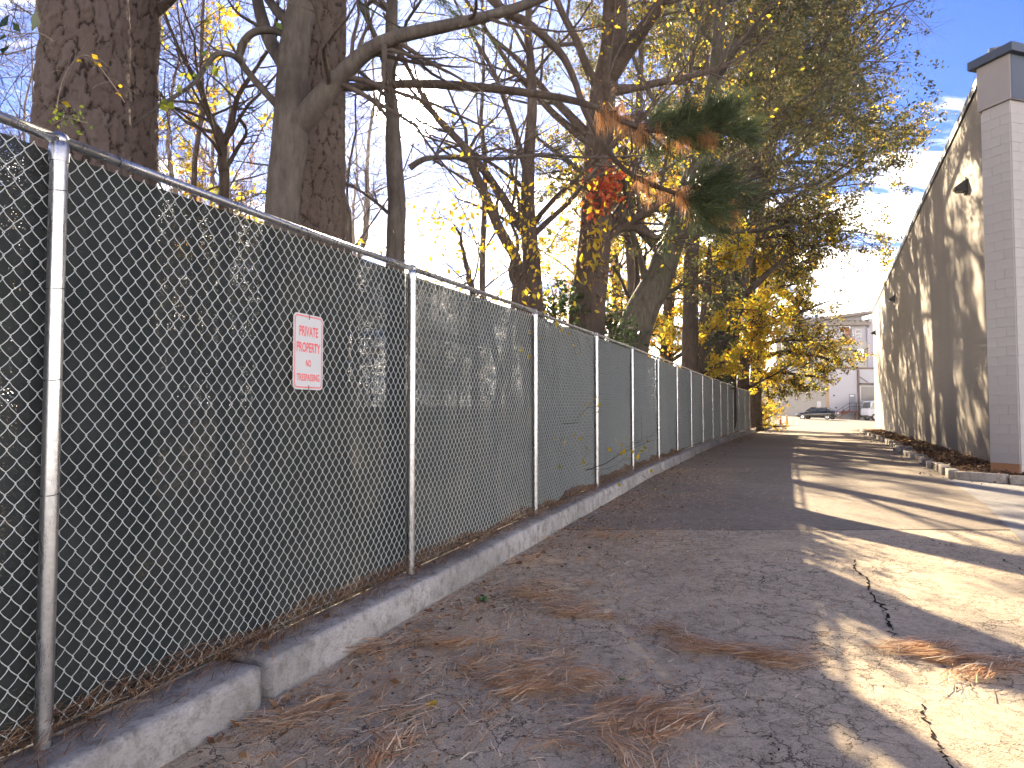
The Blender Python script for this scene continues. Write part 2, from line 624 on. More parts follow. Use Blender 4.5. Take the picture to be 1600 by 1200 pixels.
# painted block wall (right building)
def wallmat(name, c0, c1, course=.2, lng=.4, rel=.35, clay=True, base_z=.35):
    m, n = mat(name)
    uvn = n.n('ShaderNodeUVMap')
    p = uvn.outputs[0]
    br = n.n('ShaderNodeTexBrick', ins={'Vector': p, 'Scale': 1.0, 'Mortar Size': .006, 'Mortar Smooth': .4, 'Brick Width': lng, 'Row Height': course})
    br.offset = .5
    big = n.noise(n.scale(p, (1, .45, 1)), .7, 6, .62)
    st = n.noise(n.scale(p, (2.2, .16, 1)), 1.6, 5, .7)
    fine = n.noise(p, 45, 4, .65)
    c = n.mix(n.ramp(big, [(.35, 0.0), (.68, 1.0)]), c0, c1)
    c = n.mix(n.ramp(st, [(.55, 0.0), (.75, .35)]), c, tuple(x * .72 for x in c0))
    c = n.mix(n.math('MULTIPLY', br.outputs['Fac'], .35), c, tuple(x * .6 for x in c0))
    if clay:
        sp2 = n.n('ShaderNodeSeparateXYZ', ins={0: p})
        hgt = n.math('ADD', sp2.outputs[1], n.math('MULTIPLY', n.noise(p, 2.5, 5, .7), -.5))
        k = n.math('SUBTRACT', 1.0, n.smooth(hgt, -.15, .28))
        c = n.mix(n.math('MULTIPLY', k, .55), c, (.30, .13, .06))
    h = n.math('SUBTRACT', n.math('MULTIPLY', fine, .25), br.outputs['Fac'])
    out(n, bsdf(n, c, .82, 0, bump(n, h, rel, .006), .3))
    return m


M['wall_tan'] = wallmat('wall_tan', (.20, .178, .150), (.245, .217, .182))
M['block_paint'] = simple('block_paint', (.33, .315, .31), .75, 0, .08, 4, .2)
M['block_clay'] = simple('block_clay', (.32, .165, .085), .85, 0, .3, 5, .3)

# bark
M['bark_grey'] = bark('bark_grey', (.062, .052, .045), (.115, .10, .088), (16, 16, 4), .5)
M['bark_brown'] = bark('bark_brown', (.045, .033, .026), (.095, .072, .058), (18, 18, 4), .9)
M['bark_moss'] = bark('bark_moss', (.045, .038, .03), (.10, .088, .07), (18, 18, 4), .9, (.06, .062, .03))
M['bark_thin'] = bark('bark_thin', (.055, .042, .036), (.10, .08, .068), (14, 14, 6), .4)
M['bark_pale'] = bark('bark_pale', (.15, .12, .095), (.24, .20, .165), (14, 14, 6), .4)
m, n = mat('pine_plates')
at_ = n.n('ShaderNodeAttribute', attribute_name='plate')
cell = n.n('ShaderNodeAttribute', attribute_name='cell')
tcn = n.n('ShaderNodeTexCoord')
nz = n.noise(n.scale(tcn.outputs['Object'], (20, 20, 34)), 2.6, 8, .75)
c = n.mix(nz, (.050, .036, .031), (.105, .078, .068))
c = n.mix(n.math('MULTIPLY', cell.outputs['Fac'], .7), c, (.105, .085, .078))
c = n.mix(n.ramp(at_.outputs['Fac'], [(.1, .9), (.60, .0)]), c, (.022, .016, .013))
out(n, bsdf(n, c, .93, 0, bump(n, nz, .8, .012), .2))
M['pine_plates'] = m

# leaves and needles
M['leaf_olive'] = leafmat('leaf_olive', [(0, (.05, .062, .030)), (.45, (.080, .086, .038)), (.78, (.13, .12, .045)), (1, (.28, .20, .05))], .5)
M['leaf_gold'] = leafmat('leaf_gold', [(0, (.20, .23, .03)), (.4, (.48, .42, .035)), (.75, (.72, .52, .03)), (1, (.70, .30, .03))], .74)
M['leaf_yellow'] = leafmat('leaf_yellow', [(0, (.30, .26, .02)), (.5, (.55, .38, .02)), (1, (.62, .42, .03))], .6)
M['leaf_tan'] = leafmat('leaf_tan', [(0, (.16, .09, .04)), (.5, (.28, .16, .07)), (1, (.38, .24, .11))], .55)
M['leaf_ivy'] = leafmat('leaf_ivy', [(0, (.018, .035, .012)), (.6, (.03, .055, .016)), (1, (.07, .10, .022))], .3, .35)
M['leaf_green'] = leafmat('leaf_green', [(0, (.05, .10, .02)), (.5, (.12, .19, .03)), (1, (.34, .36, .04))], .55)
M['leaf_red'] = leafmat('leaf_red', [(0, (.40, .05, .02)), (.5, (.58, .09, .03)), (1, (.60, .20, .06))], .6)
M['needle_green'] = leafmat('needle_green', [(0, (.028, .045, .018)), (.6, (.05, .075, .028)), (1, (.10, .12, .05))], .35, .4)
M['needle_dead'] = leafmat('needle_dead', [(0, (.26, .10, .035)), (.5, (.42, .20, .07)), (1, (.52, .32, .16))], .5)
M['straw'] = leafmat('straw', [(0, (.20, .10, .05)), (.3, (.50, .25, .11)), (.65, (.68, .42, .22)), (1, (.82, .70, .52))], .15, .6)
M['straw_old'] = leafmat('straw_old', [(0, (.07, .038, .022)), (.4, (.20, .10, .05)), (.75, (.36, .20, .10)), (1, (.58, .44, .28))], .15, .6)
M['litter'] = leafmat('litter', [(0, (.09, .045, .025)), (.5, (.22, .11, .05)), (1, (.42, .25, .12))], .3, .7)
M['chips'] = leafmat('chips', [(0, (.035, .017, .010)), (.6, (.09, .042, .022)), (1, (.22, .12, .065))], .1, .8)

# ------------------------------------------------------------------ fence line
POST_PX = [None, 82, 643, 836, 932, 988, 1028.6, 1058, 1080, 1098, 1113.5, 1126, 1137, 1145.5, 1154, 1163.6, 1171]
FP = []
for k in range(17):
    Z = 2.88 + 2.846 * (k - 1)
    if k == 0:
        x = -2.918
    elif k <= 4:
        x = (POST_PX[k] - 800) / F * Z
    else:
        x = (POST_PX[k] - 800) / F * Z
    FP.append((x, Z))
FP = np.array(FP)
d0 = (FP[2] - FP[1]) / 1.0
FP[0] = FP[1] - d0
FP = np.vstack([FP[0] - d0, FP])          # one more bay behind the camera's left
FX = lambda y: np.interp(y, FP[:, 1], FP[:, 0], left=None)


def fline(y):
    """fence x at depth y, extrapolated"""
    y = np.asarray(y, float)
    x = np.interp(y, FP[:, 1], FP[:, 0])
    x = np.where(y < FP[0, 1], FP[0, 0] + (y - FP[0, 1]) * .37, x)
    return np.where(y > FP[-1, 1], FP[-1, 0] + (y - FP[-1, 1]) * .47, x)


KH = .21                                   # kerb height over the road


# ------------------------------------------------------------------ ground sheets (setting)
def sheet(name, fx0, fx1, ys, nx, mat_, dz, bumpy=0.0, seed=1):
    ys = np.asarray(ys, float)
    t = np.linspace(0, 1, nx)
    X = fx0(ys)[:, None] * (1 - t) + fx1(ys)[:, None] * t
    Y = np.broadcast_to(ys[:, None], X.shape)
    Z = g(X, Y) + dz
    if bumpy:
        Z = Z + bumpy * fbm(np.stack([X * .7, Y * .7, X * 0], -1), seed, 4)
    V = np.stack([X, Y, Z], -1).reshape(-1, 3)
    i, j = np.meshgrid(np.arange(len(ys) - 1), np.arange(nx - 1), indexing='ij')
    a = (i * nx + j).ravel()
    Q = np.stack([a, a + 1, a + nx + 1, a + nx], 1)
    o = mk(name, V, Q, mat_, smooth=True)
    o['kind'] = 'structure'
    return o


ysall = np.concatenate([np.linspace(-60, 0, 10), np.linspace(1, 60, 60), np.linspace(63, 140, 28), [170, 220, 300, 450, 700, 900]])
sheet('ground', lambda y: 0 * y - 500, lambda y: 0 * y + 700, ysall, 80, M['soil'], -.05)
nearf = lambda y: fline(y) + .16
sheet('woodland_floor', lambda y: fline(y) - 120, lambda y: fline(y) - .02, np.linspace(-8, 62, 90), 40, M['leaf_floor'], KH - .03, .05, 5)
SEAM = 8.75
right_edge = lambda y: np.where(y < 14.6, 30.0, 8.87 + (y - 14.6) * .44 + .25)
sheet('old_asphalt_road', nearf, lambda y: fline(y) * 0 + 26, np.linspace(-5, SEAM, 90), 130, M['asphalt_old'], 0.0, .010, 3)
ysn = np.linspace(SEAM, 55, 140)
sheet('asphalt_road', nearf, lambda y: np.interp(y, [8, 14.6, 14.7, 55], [26, 26, 9.2, 27.2]), ysn, 60, M['asphalt_new'], 0.0, .008, 4)
sheet('parking_lot', lambda y: 0 * y + 8, lambda y: 0 * y + 110, np.linspace(55, 150, 40), 30, M['asphalt_lot'], .004)
# pale concrete apron on the right (a thin sheet over the asphalt)
ap = [(1482, 752), (1540, 785), (1600, 838), (1740, 960)]
apx = []
for u, v in ap:
    d = ray(u, v)
    t = -(CAM_H - .19) / d[2]
    apx.append((d[0] * t, d[1] * t))
apx = np.array(apx)[::-1]
sheet('concrete_apron', lambda y: np.interp(y, apx[:, 1], apx[:, 0]), lambda y: 0 * y + 25.9, np.linspace(apx[0, 1], 14.55, 30), 30, M['apron'], .006, .010, 4)

# ------------------------------------------------------------------ kerb under the fence
kerb = empty('kerb', (0, 0, 0), kind='structure')


def kerb_block(y0, y1, shift, seed):
    n_ = max(6, int((y1 - y0) / .05))
    if y0 > 16:
        n_ = max(4, int((y1 - y0) / .4))
    ys = np.linspace(y0, y1, n_)
    C = np.stack([fline(ys), ys], 1)
    T = np.gradient(C, axis=0)
    T /= np.linalg.norm(T, axis=1, keepdims=True)
    Nn = np.stack([T[:, 1], -T[:, 0]], 1)              # towards the road
    prof = [(-.12, .0), (-.12, KH - .01), (-.02, KH), (.06, KH), (.13, KH), (.19, KH - .001), (.212, KH - .008), (.221, KH - .03), (.224, .14), (.227, .10), (.230, .06), (.232, .03), (.235, -.06), (-.12, -.06)]
    rows = []
    for o_, h in prof:
        xy = C + Nn * (o_ + shift)
        z = g(xy[:, 0], xy[:, 1]) + h
        rows.append(np.concatenate([xy, z[:, None]], 1))
    V = np.stack(rows, 1)                              # n, prof, 3
    dis = fbm(V * 9.0, seed, 4) * .006 + np.minimum(0, fbm(V * 14, seed + 9, 3) + .25) * .03
    edge = np.array([0, 0, .3, .4, .6, .8, 1.3, 1.1, 1, 1, 1, 1, .2, 0])
    V[..., :2] += (Nn[:, None, :] * (dis * edge)[..., None])
    V[..., 2] += dis * edge * .6
    # ragged ends
    for e, sgn in ((0, 1), (-1, -1)):
        V[e, :, :2] += T[e] * (sgn * (.012 + .02 * np.abs(fbm(V[e] * 9, seed + 4, 2)))[:, None])
    k = len(prof)
    i, j = np.meshgrid(np.arange(n_ - 1), np.arange(k), indexing='ij')
    a = (i * k + j).ravel(); b = (i * k + (j + 1) % k).ravel()
    Q = np.stack([a, a + k, b + k, b], 1)
    Vf = V.reshape(-1, 3)
    c0, c1 = len(Vf), len(Vf) + 1
    Vf = np.vstack([Vf, V[0].mean(0), V[-1].mean(0)])
    ids = np.arange(k)
    T3 = np.vstack([np.stack([ids, np.roll(ids, -1), np.full(k, c0)], 1), np.stack([(n_ - 1) * k + np.roll(ids, -1), (n_ - 1) * k + ids, np.full(k, c1)], 1)])
    return mk('kerb_block', Vf, [Q, T3], M['kerb'], kerb, True)


kb = [(-3.5, 3.83, .006), (3.90, 10.35, -.004), (10.37, 16.2, .0), (16.22, 22, .012), (22.03, 28, -.01), (28.03, 34, .01), (34.03, 40, -.01), (40.03, 46.5, .02)]
for i, (a, b, s) in enumerate(kb):
    kerb_block(a, b, s, 20 + i)

# ------------------------------------------------------------------ chain link fence
FH = 2.44
fence = empty('chain_link_fence', (FP[2][0], FP[2][1], g(*FP[2]) + KH),
              'galvanised chain link fence with black privacy screen standing on the concrete kerb', 'fence')
basez = np.array([g(p[0], p[1]) + KH for p in FP])
tops = basez + FH
nb = len(FP) - 1
dense = {0: 0.0, 1: 0.0, 2: .015}
frng = rs(7)
for k in range(len(FP)):
    p = np.array([*FP[k], basez[k]])
    near = FP[k][1] < 15
    mb = MB()
    r = .033
    kk = 20 if near else 8
    mb.lathe(p, [(r, -.1), (r, FH - .03)], kk)
    post = mb.build('post', M['galv'], fence, True)
    # domed eye-top cap
    mb = MB()
    mb.lathe(p, [(r + .004, FH - .085), (r + .005, FH - .03), (r + .002, FH - .012), (.026, FH + .004), (.001, FH + .012)], kk)
    dseg = FP[min(k + 1, nb)] - FP[max(k - 1, 0)]
    dseg = dseg / np.linalg.norm(dseg)
    d3 = np.array([dseg[0], dseg[1], 0])
    mb.lathe(p + np.array([0, 0, FH + .008]) - d3 * .02, [(.024, 0), (.031, .002), (.033, .02), (.031, .038), (.024, .04)], kk, d3)
    mb.build('post_cap', M['galv'], post, True)
    if FP[k][1] < 12:
        for hh in (.10, .62, 1.02, 1.42, 1.86, 2.24):
            mb = MB()
            hz = hh + frng.uniform(-.05, .05)
            th = np.linspace(0, 2 * np.pi, 17)
            ring = np.stack([p[0] + (r + .002) * np.cos(th), p[1] + (r + .002) * np.sin(th), p[2] + hz + .006 * np.sin(th)], 1)
            mb.tube(ring, .0019, 5, False)
            mb.build('tie_wire', M['wire_tie'] if hh > .7 else M['galv'], post, True)

for k in range(nb):
    a, b = FP[k], FP[k + 1]
    L = np.linalg.norm(b - a)
    T = (b - a) / L
    Nn = np.array([T[1], -T[0]])                       # road side
    near = a[1] < 9
    # rail
    A3 = np.array([*a, tops[k] + .008]); B3 = np.array([*b, tops[k + 1] + .008])
    sag = np.array([0, 0, .006 * frng.randn()])
    railp = spline([A3 - sag * 0, (A3 + B3) / 2 + sag, B3], 9)
    mb = MB(); mb.tube(railp, .0215, 16 if near else 8)
    rail = mb.build('top_rail', M['galv'], fence, True)
    if near:
        for tt in (.09, .17, .33, .52, .70, .86):
            c_ = A3 + (B3 - A3) * tt
            u3 = np.array([*Nn, 0.0]); th = np.linspace(0, 2 * np.pi, 17)
            ring = c_ + .0232 * (np.cos(th)[:, None] * u3 + np.sin(th)[:, None] * np.array([0, 0, 1.0])) + np.linspace(-.004, .004, 17)[:, None] * np.array([*T, 0])
            mb = MB(); mb.tube(ring, .0019, 5, False)
            mb.build('tie_wire', M['wire_tie'], rail, True)
    # woven mesh: zigzag wires that hook into each other
    pd = L / round(L / .076)
    nw = int(round(L / (pd / 2)))
    H0, H1 = .035, FH - .02
    nv = 27
    dz = (H1 - H0) / nv
    sub = 3 if near else (2 if a[1] < 20 else 1)
    nseg = nv * 2 * sub
    tt = np.arange(nseg + 1) / sub                      # in half-diamonds
    ph = tt % 2
    tri = np.where(ph < 1, ph, 2 - ph)                  # 0..1..0 over the zigzag
    zl = H0 + tt * dz / 2
    fr = ph % 1
    P = np.zeros((nw, nseg + 1, 3))
    R = np.full((nw, nseg + 1), .0022 if near else .0022)
    for i in range(nw):
        t_ = tri if i % 2 == 0 else 1 - tri
        s_ = (i + .5 + (t_ - .5) * 1.06) * pd / 2
        depth = .0030 * np.cos(np.pi * tt + (0 if i % 2 == 0 else np.pi)) * np.where(fr == 0, 1, .4)
        depth = .0035 * np.sin(np.pi * (t_ - .5)) 
        bow = .004 * np.sin(np.pi * fr) * (-1 if i % 2 else 1) * 0 - .0055 * np.sin(np.pi * fr)
        wob = .004 * np.sin(zl * 2.1 + i * .21 + k) + .0035 * vnoise(np.stack([zl * 9, zl * 0 + i * .6, zl * 0 + k], -1), 4)
        P[i, :, 0] = a[0] + T[0] * (s_ + wob) + Nn[0] * (-.040 + depth)
        P[i, :, 1] = a[1] + T[1] * (s_ + wob) + Nn[1] * (-.040 + depth)
        P[i, :, 2] = basez[k] + (basez[k + 1] - basez[k]) * s_ / L + zl + bow
    V, Q = tubes(P, R, 4 if near else 3)
    mo = mk('chain_link_mesh', V, Q, M['wire'], fence, True)
    mo['kind'] = 'stuff'
    # bottom tension wire
    mb = MB()
    mb.tube([np.array([*(a - Nn * .036), basez[k] + .045]), np.array([*(b - Nn * .036), basez[k + 1] + .045])], .0028, 5)
    mb.build('tension_wire', M['wire'], fence, True)
    # privacy screen
    ns, nh = (40, 20) if near else (12, 6)
    S, Hh = np.meshgrid(np.linspace(0, L, ns + 1), np.linspace(.0, FH - .025, nh + 1), indexing='ij')
    rip = .010 * fbm(np.stack([S * 1.2 + k * 9, Hh * 1.2, S * 0], -1), 3, 3)
    XY = a[None, None] + T * S[..., None] - Nn * (.062 + np.abs(rip))[..., None]
    Zz = basez[k] + (basez[k + 1] - basez[k]) * S / L + Hh
    V = np.concatenate([XY, Zz[..., None]], -1).reshape(-1, 3)
    uv = np.stack([S + k * 3.03, Hh], -1).reshape(-1, 2)
    i, j = np.meshgrid(np.arange(ns), np.arange(nh), indexing='ij')
    q = (i * (nh + 1) + j).ravel()
    Q = np.stack([q, q + nh + 1, q + nh + 2, q + 1], 1)
    opn = .034 if k <= 2 else .014
    mk('privacy_screen', V, Q, screen_mat(opn, .012 if k <= 2 else .020, 1.5 if k <= 2 else 2.1), fence, True, uv=uv)

# ------------------------------------------------------------------ sign on the fence
yS = 4.49
dT = (FP[3] - FP[2]); dT = dT / np.linalg.norm(dT)
dN = np.array([dT[1], -dT[0]])
sc_ = np.array([fline(yS) + dN[0] * -.028, yS + dN[1] * -.028, at(487, 550, yS)[2]])
sign = empty('notice_sign', sc_, 'white sign with red letters PRIVATE PROPERTY NO TRESPASSING wired to the fence', 'sign')
ex, ez, en = np.array([*dT, 0.0]), np.array([0, 0, 1.0]), np.array([*dN, 0.0])


def rrect(wd, ht, r, k=6):
    pts = []
    for cx, cy, a0 in ((wd / 2 - r, ht / 2 - r, 0), (-wd / 2 + r, ht / 2 - r, 90), (-wd / 2 + r, -ht / 2 + r, 180), (wd / 2 - r, -ht / 2 + r, 270)):
        for q in range(k + 1):
            a_ = math.radians(a0 + 90 * q / k)
            pts.append((cx + r * math.cos(a_), cy + r * math.sin(a_)))
    return np.array(pts)


SW, SH = .305, .478
o2 = rrect(SW, SH, .035)
npt = len(o2)
V = np.vstack([sc_ + o2[:, :1] * ex + o2[:, 1:] * ez + en * .0015, sc_ + o2[:, :1] * ex + o2[:, 1:] * ez - en * .0015])
ids = np.arange(npt)
me_f = [ids[None, :], (ids[::-1] + npt)[None, :], np.stack([ids, ids + npt, np.roll(ids, -1) + npt, np.roll(ids, -1)], 1)]
mk('sign_panel', V, me_f, M['sign_white'], sign, False)
oa, ob_ = rrect(SW - .022, SH - .022, .027), rrect(SW - .036, SH - .036, .021)
V = np.vstack([sc_ + q[:, :1] * ex + q[:, 1:] * ez + en * .0024 for q in (oa, ob_)])
mk('border', V, np.stack([ids, np.roll(ids, -1), np.roll(ids, -1) + npt, ids + npt], 1), M['sign_red'], sign, False)


def text(s, h, wd, c, parent, mat_, ex, ez, en, name='lettering', off=.0022):
    cu_ = bpy.data.curves.new(name, 'FONT')
    cu_.body = s
    cu_.align_x = 'CENTER'
    cu_.offset = off
    cu_.resolution_u = 3
    to = bpy.data.objects.new('t', cu_)
    COL.objects.link(to)
    bpy.context.view_layer.update()
    me = bpy.data.meshes.new_from_object(to.evaluated_get(bpy.context.evaluated_depsgraph_get()))
    bpy.data.objects.remove(to)
    co = np.array([v.co[:] for v in me.vertices])
    mn, mx = co.min(0), co.max(0)
    q = (co[:, :2] - (mn[:2] + mx[:2]) / 2) / (mx[:2] - mn[:2]) * np.array([wd, h])
    W3 = np.asarray(c) + q[:, :1] * ex + q[:, 1:2] * ez + en * .0026 - wloc(parent)
    me.vertices.foreach_set('co', W3.astype(np.float32).ravel())
    me.materials.clear(); me.materials.append(mat_)
    me.update()
    o = bpy.data.objects.new(name, me)
    o.parent = parent
    COL.objects.link(o)
    return o


for s, h, wd, zc in (('PRIVATE', .064, .192, .130), ('PROPERTY', .064, .242, .028), ('NO', .044, .052, -.072), ('TRESPASSING', .046, .232, -.162)):
    text(s, h, wd, sc_ + ez * zc, sign, M['sign_red'], ex, ez, en, off=.018)
for zc in (SH / 2 - .012, -SH / 2 + .012):
    mb = MB()
    mb.tube([sc_ + ez * (zc + .02) - en * .012, sc_ + ez * (zc + .012) + en * .007, sc_ + ez * (zc - .018) + en * .006, sc_ + ez * (zc - .02) - en * .004], .0022, 6)
    mb.build('tie_wire', M['wire_tie'], sign, True)

# ------------------------------------------------------------------ right building
W0 = np.array([10.38, 15.05]); W1 = np.array([27.1, 53.1])
WT = (W1 - W0) / np.linalg.norm(W1 - W0)
WN = np.array([-WT[1], WT[0]])                          # faces the road
WTOP = 9.37
bld = empty('brick_building', (*W0, .3), 'tan painted block building with long blank side wall and dark roof coping on the right', 'building')
LW = np.linalg.norm(W1 - W0)


def wall_quad(name, a, b, z0, z1, mat_, parent, thick=.3, nrm=None):
    a = np.asarray(a, float); b = np.asarray(b, float)
    t = (b - a); L_ = np.linalg.norm(t); t = t / L_
    n_ = np.array([-t[1], t[0]]) if nrm is None else nrm
    V = []
    for q in (a, b, b - n_ * thick, a - n_ * thick):
        V += [(*q, z0), (*q, z1)]
    uv = [(0, 0), (0, z1 - z0), (L_, 0), (L_, z1 - z0), (L_ + thick, 0), (L_ + thick, z1 - z0), (-thick, 0), (-thick, z1 - z0)]
    Q = [(0, 2, 3, 1), (2, 4, 5, 3), (4, 6, 7, 5), (6, 0, 1, 7), (1, 3, 5, 7), (0, 6, 4, 2)]
    return mk(name, V, np.array(Q), mat_, parent, False, uv=uv)


wall_quad('wall', W0, W1, .1, WTOP, M['wall_tan'], bld, .3, WN)
# rear and far walls, roof
far_in = W1 - WN * 25
near_in = W0 - WN * 25
wall_quad('wall', W1 - WN * .31 - WT * .0, far_in, .1, WTOP, M['wall_tan'], bld, .3, WT)
mb = MB()
cc = (W0 + W1) / 2 - WN * 12.6
mb.box((*cc, WTOP - .5), np.array([*WT, 0]) * (LW / 2 - .31), np.array([*WN, 0]) * 12.2, (0, 0, .1))
mb.build('roof', M['roof_brown'], bld)
# coping along the long wall
mb = MB()
mc = (W0 + W1) / 2 - WN * .15
mb.box((*mc, WTOP + .035), np.array([*WT, 0]) * (LW / 2 + .03), np.array([*WN, 0]) * .19, (0, 0, .033))
mb.box((*(mc + WN * .193), WTOP - .04), np.array([*WT, 0]) * (LW / 2 + .03), np.array([*WN, 0]) * .006, (0, 0, .107))
mb.build('coping', M['coping'], bld)
# corner pilaster of painted blocks, turned against the wall
pa = np.array([-.316, .949]); pa = pa / np.linalg.norm(pa)
pb = np.array([pa[1], -pa[0]])
Pn = np.array([10.24, 14.36])                           # near corner
Qf = Pn + pa * .62
PZ0, PZ1 = .12, 8.0
pil = Pn + pa * .31 + pb * .33
pl = MB()
pl.box((*pil, (PZ0 + PZ1) / 2), np.array([*pa, 0]) * .30, np.array([*pb, 0]) * .31, (0, 0, (PZ1 - PZ0) / 2))
pilaster = pl.build('pilaster', simple('mortar', (.31, .295, .29), .85, 0, .08, 5, .2), bld)
crng = rs(3)


def block_mesh(wd, ht, dp):
    bm = bmesh.new()
    bmesh.ops.create_cube(bm, size=1)
    for v in bm.verts:
        v.co.x *= wd; v.co.y *= dp; v.co.z *= ht
    bmesh.ops.bevel(bm, geom=list(bm.edges), offset=.002, segments=1, affect='EDGES')
    me = bpy.data.meshes.new('block')
    bm.to_mesh(me); bm.free()
    return me


bme = {}
rows = int((PZ1 - PZ0) / .2)
for face, (org, ax, nrm, span) in enumerate(((Pn, pa, -pb, .62), (Pn, pb, -pa, .66))):
    for r in range(rows):
        z = PZ0 + .2 * r + .1
        if face == 0:
            cuts = [(.0, .40), (.40, .62)] if r % 2 == 0 else [(.0, .20), (.20, .62)]
        else:
            cuts = [(.0, .2), (.2, .66)] if r % 2 == 0 else [(.0, .4), (.4, .66)]
        clay = z < .62 and crng.rand() < .95
        for c0_, c1_ in cuts:
            wd = round(c1_ - c0_ - .003, 4)
            key = (wd, clay)
            if key not in bme:
                bme[key] = block_mesh(wd, .1975, .024)
                bme[key].materials.append(M['block_clay'] if clay else M['block_paint'])
            o = bpy.data.objects.new('block', bme[key])
            COL.objects.link(o)
            o.parent = pilaster
            c_ = org + ax * (c0_ + c1_) / 2 + nrm * (.0085 + crng.uniform(-.0012, .0012))
            o.location = [float(q) for q in (np.array([*c_, z]) - wloc(bld))]
            o.rotation_euler = (0, 0, math.atan2(ax[1], ax[0]))
# plum cladding box on top and dark cap
mb = MB()
mb.box((*pil, 8.47), np.array([*pa, 0]) * .36, np.array([*pb, 0]) * .37, (0, 0, .47))
cap = mb.build('pilaster_head', M['cap_plum'], bld)
mb = MB()
mb.box((*pil, 9.03), np.array([*pa, 0]) * .49, np.array([*pb, 0]) * .47, (0, 0, .09))
mb.build('head_cap', M['coping'], cap)
mb = MB()
mb.box((*(Pn - pa * .058 + pb * .35), 8.47), np.array([*pa, 0]) * .004, np.array([*pb, 0]) * .36, (0, 0, .46))
mb.build('flashing', M['coping'], cap)
# front wall beyond the pilaster
fw0 = Pn + pa * .25 + pb * .65
wall_quad('wall', fw0, fw0 + pb * 18, .1, 8.9, M['wall_tan'], bld, .3, -pa)
# joint strip between wall and pilaster
wall_quad('wall', W0 - WT * .28, W0 - WT * .004, .1, WTOP - .05, M['wall_tan'], bld, .25, WN)

# wall packs
def wall_lamp(s, z, label):
    c_ = W0 + WT * s + WN * .004
    p0 = np.array([*c_, z])
    t3, n3 = np.array([*WT, 0]), np.array([*WN, 0])
    lm = empty('wall_lamp', p0, label, 'lamp', 'lamps on the long side wall')
    mb = MB()
    mb.box(p0 + n3 * .03, t3 * .17, n3 * .03, (0, 0, .17))
    mb.build('back_box', M['dark_metal'], lm)
    # wedge hood
    mb = MB()
    a_, b_ = .15, .24
    V = [p0 + n3 * .061 + sx * t3 * .16 + np.array([0, 0, .15]) for sx in (-1, 1)] + \
        [p0 + n3 * .30 + sx * t3 * .15 + np.array([0, 0, -.02]) for sx in (-1, 1)] + \
        [p0 + n3 * .061 + sx * t3 * .16 + np.array([0, 0, -.12]) for sx in (-1, 1)] + \
        [p0 + n3 * .27 + sx * t3 * .15 + np.array([0, 0, -.07]) for sx in (-1, 1)]
    mb.add(V, [(0, 1, 3, 2), (2, 3, 7, 6), (4, 6, 7, 5), (0, 4, 5, 1)])
    mb.add([V[0], V[2], V[6], V[4]], [(0, 1, 2, 3)])
    mb.add([V[1], V[5], V[7], V[3]], [(0, 1, 2, 3)])
    mb.build('hood', M['dark_metal'], lm)
    mb = MB()
    mb.box(p0 + n3 * .165 + np.array([0, 0, -.108]), t3 * .12, n3 * .08, (0, 0, .006))
    mb.build('lens', M['glass_dark'], lm)
    mb = MB(); mb.tube([p0 + np.array([0, 0, .16]) + n3 * .02, p0 + np.array([0, 0, .26]) + n3 * .02], .016, 8)
    mb.build('conduit', M['dark_metal'], lm)
    return lm


def wall_hit(u, v):
    d = ray(u, v)
    # (x,y)=t*d ; (p-W0).WN=0
    t = (W0 @ WN) / (d[0] * WN[0] + d[1] * WN[1])
    p = np.array([d[0] * t, d[1] * t])
    return (p - W0) @ WT, CAM_H + d[2] * t


for (u, v), lab in (((1511, 292), 'black wedge shaped wall lamp nearest the pilaster on the tan wall'), ((1398, 467), 'black wall lamp halfway along the tan wall'), ((1368, 520), 'black wall lamp near the far end of the tan wall')):
    s, z = wall_hit(u, v)
    wall_lamp(min(s, LW - .6), z, lab)

# ------------------------------------------------------------------ mulch bed and its broken edging
EDGE = np.array([(8.96, 14.55), (9.84, 16.7), (11.15, 19.6), (13.4, 24.8), (16.4, 31.5), (18.0, 35.2), (20.5, 41), (23.5, 48)])
ys = np.linspace(12.6, 50, 150)
exl = np.interp(ys, np.concatenate([[12.6, 13.4], EDGE[:, 1]]), np.concatenate([[10.0, 9.6], EDGE[:, 0]]))
wxr = np.where(ys < 15.05, 10.38 + (15.05 - ys) * .4 + 2.0, W0[0] + (ys - W0[1]) * WT[0] / WT[1] - .02)
wxr = np.where(ys < 14.2, 13.0, np.where(ys < 15.05, 11.0, wxr))
t = np.linspace(0, 1, 14)
X = exl[:, None] * (1 - t) + wxr[:, None] * t
Y = np.broadcast_to(ys[:, None], X.shape)
Z = g(X, Y) + .08 + .07 * t[None] + .03 * fbm(np.stack([X * 2, Y * 2, X * 0], -1), 8, 3)
V = np.stack([X, Y, Z], -1).reshape(-1, 3)
i, j = np.meshgrid(np.arange(len(ys) - 1), np.arange(13), indexing='ij')
q = (i * 14 + j).ravel()
mk('mulch_bed', V, np.stack([q, q + 1, q + 15, q + 14], 1), M['mulch'])['kind'] = 'structure'
edging = empty('edging_kerb', (9, 14.8, .2), kind='structure')
erng = rs(11)


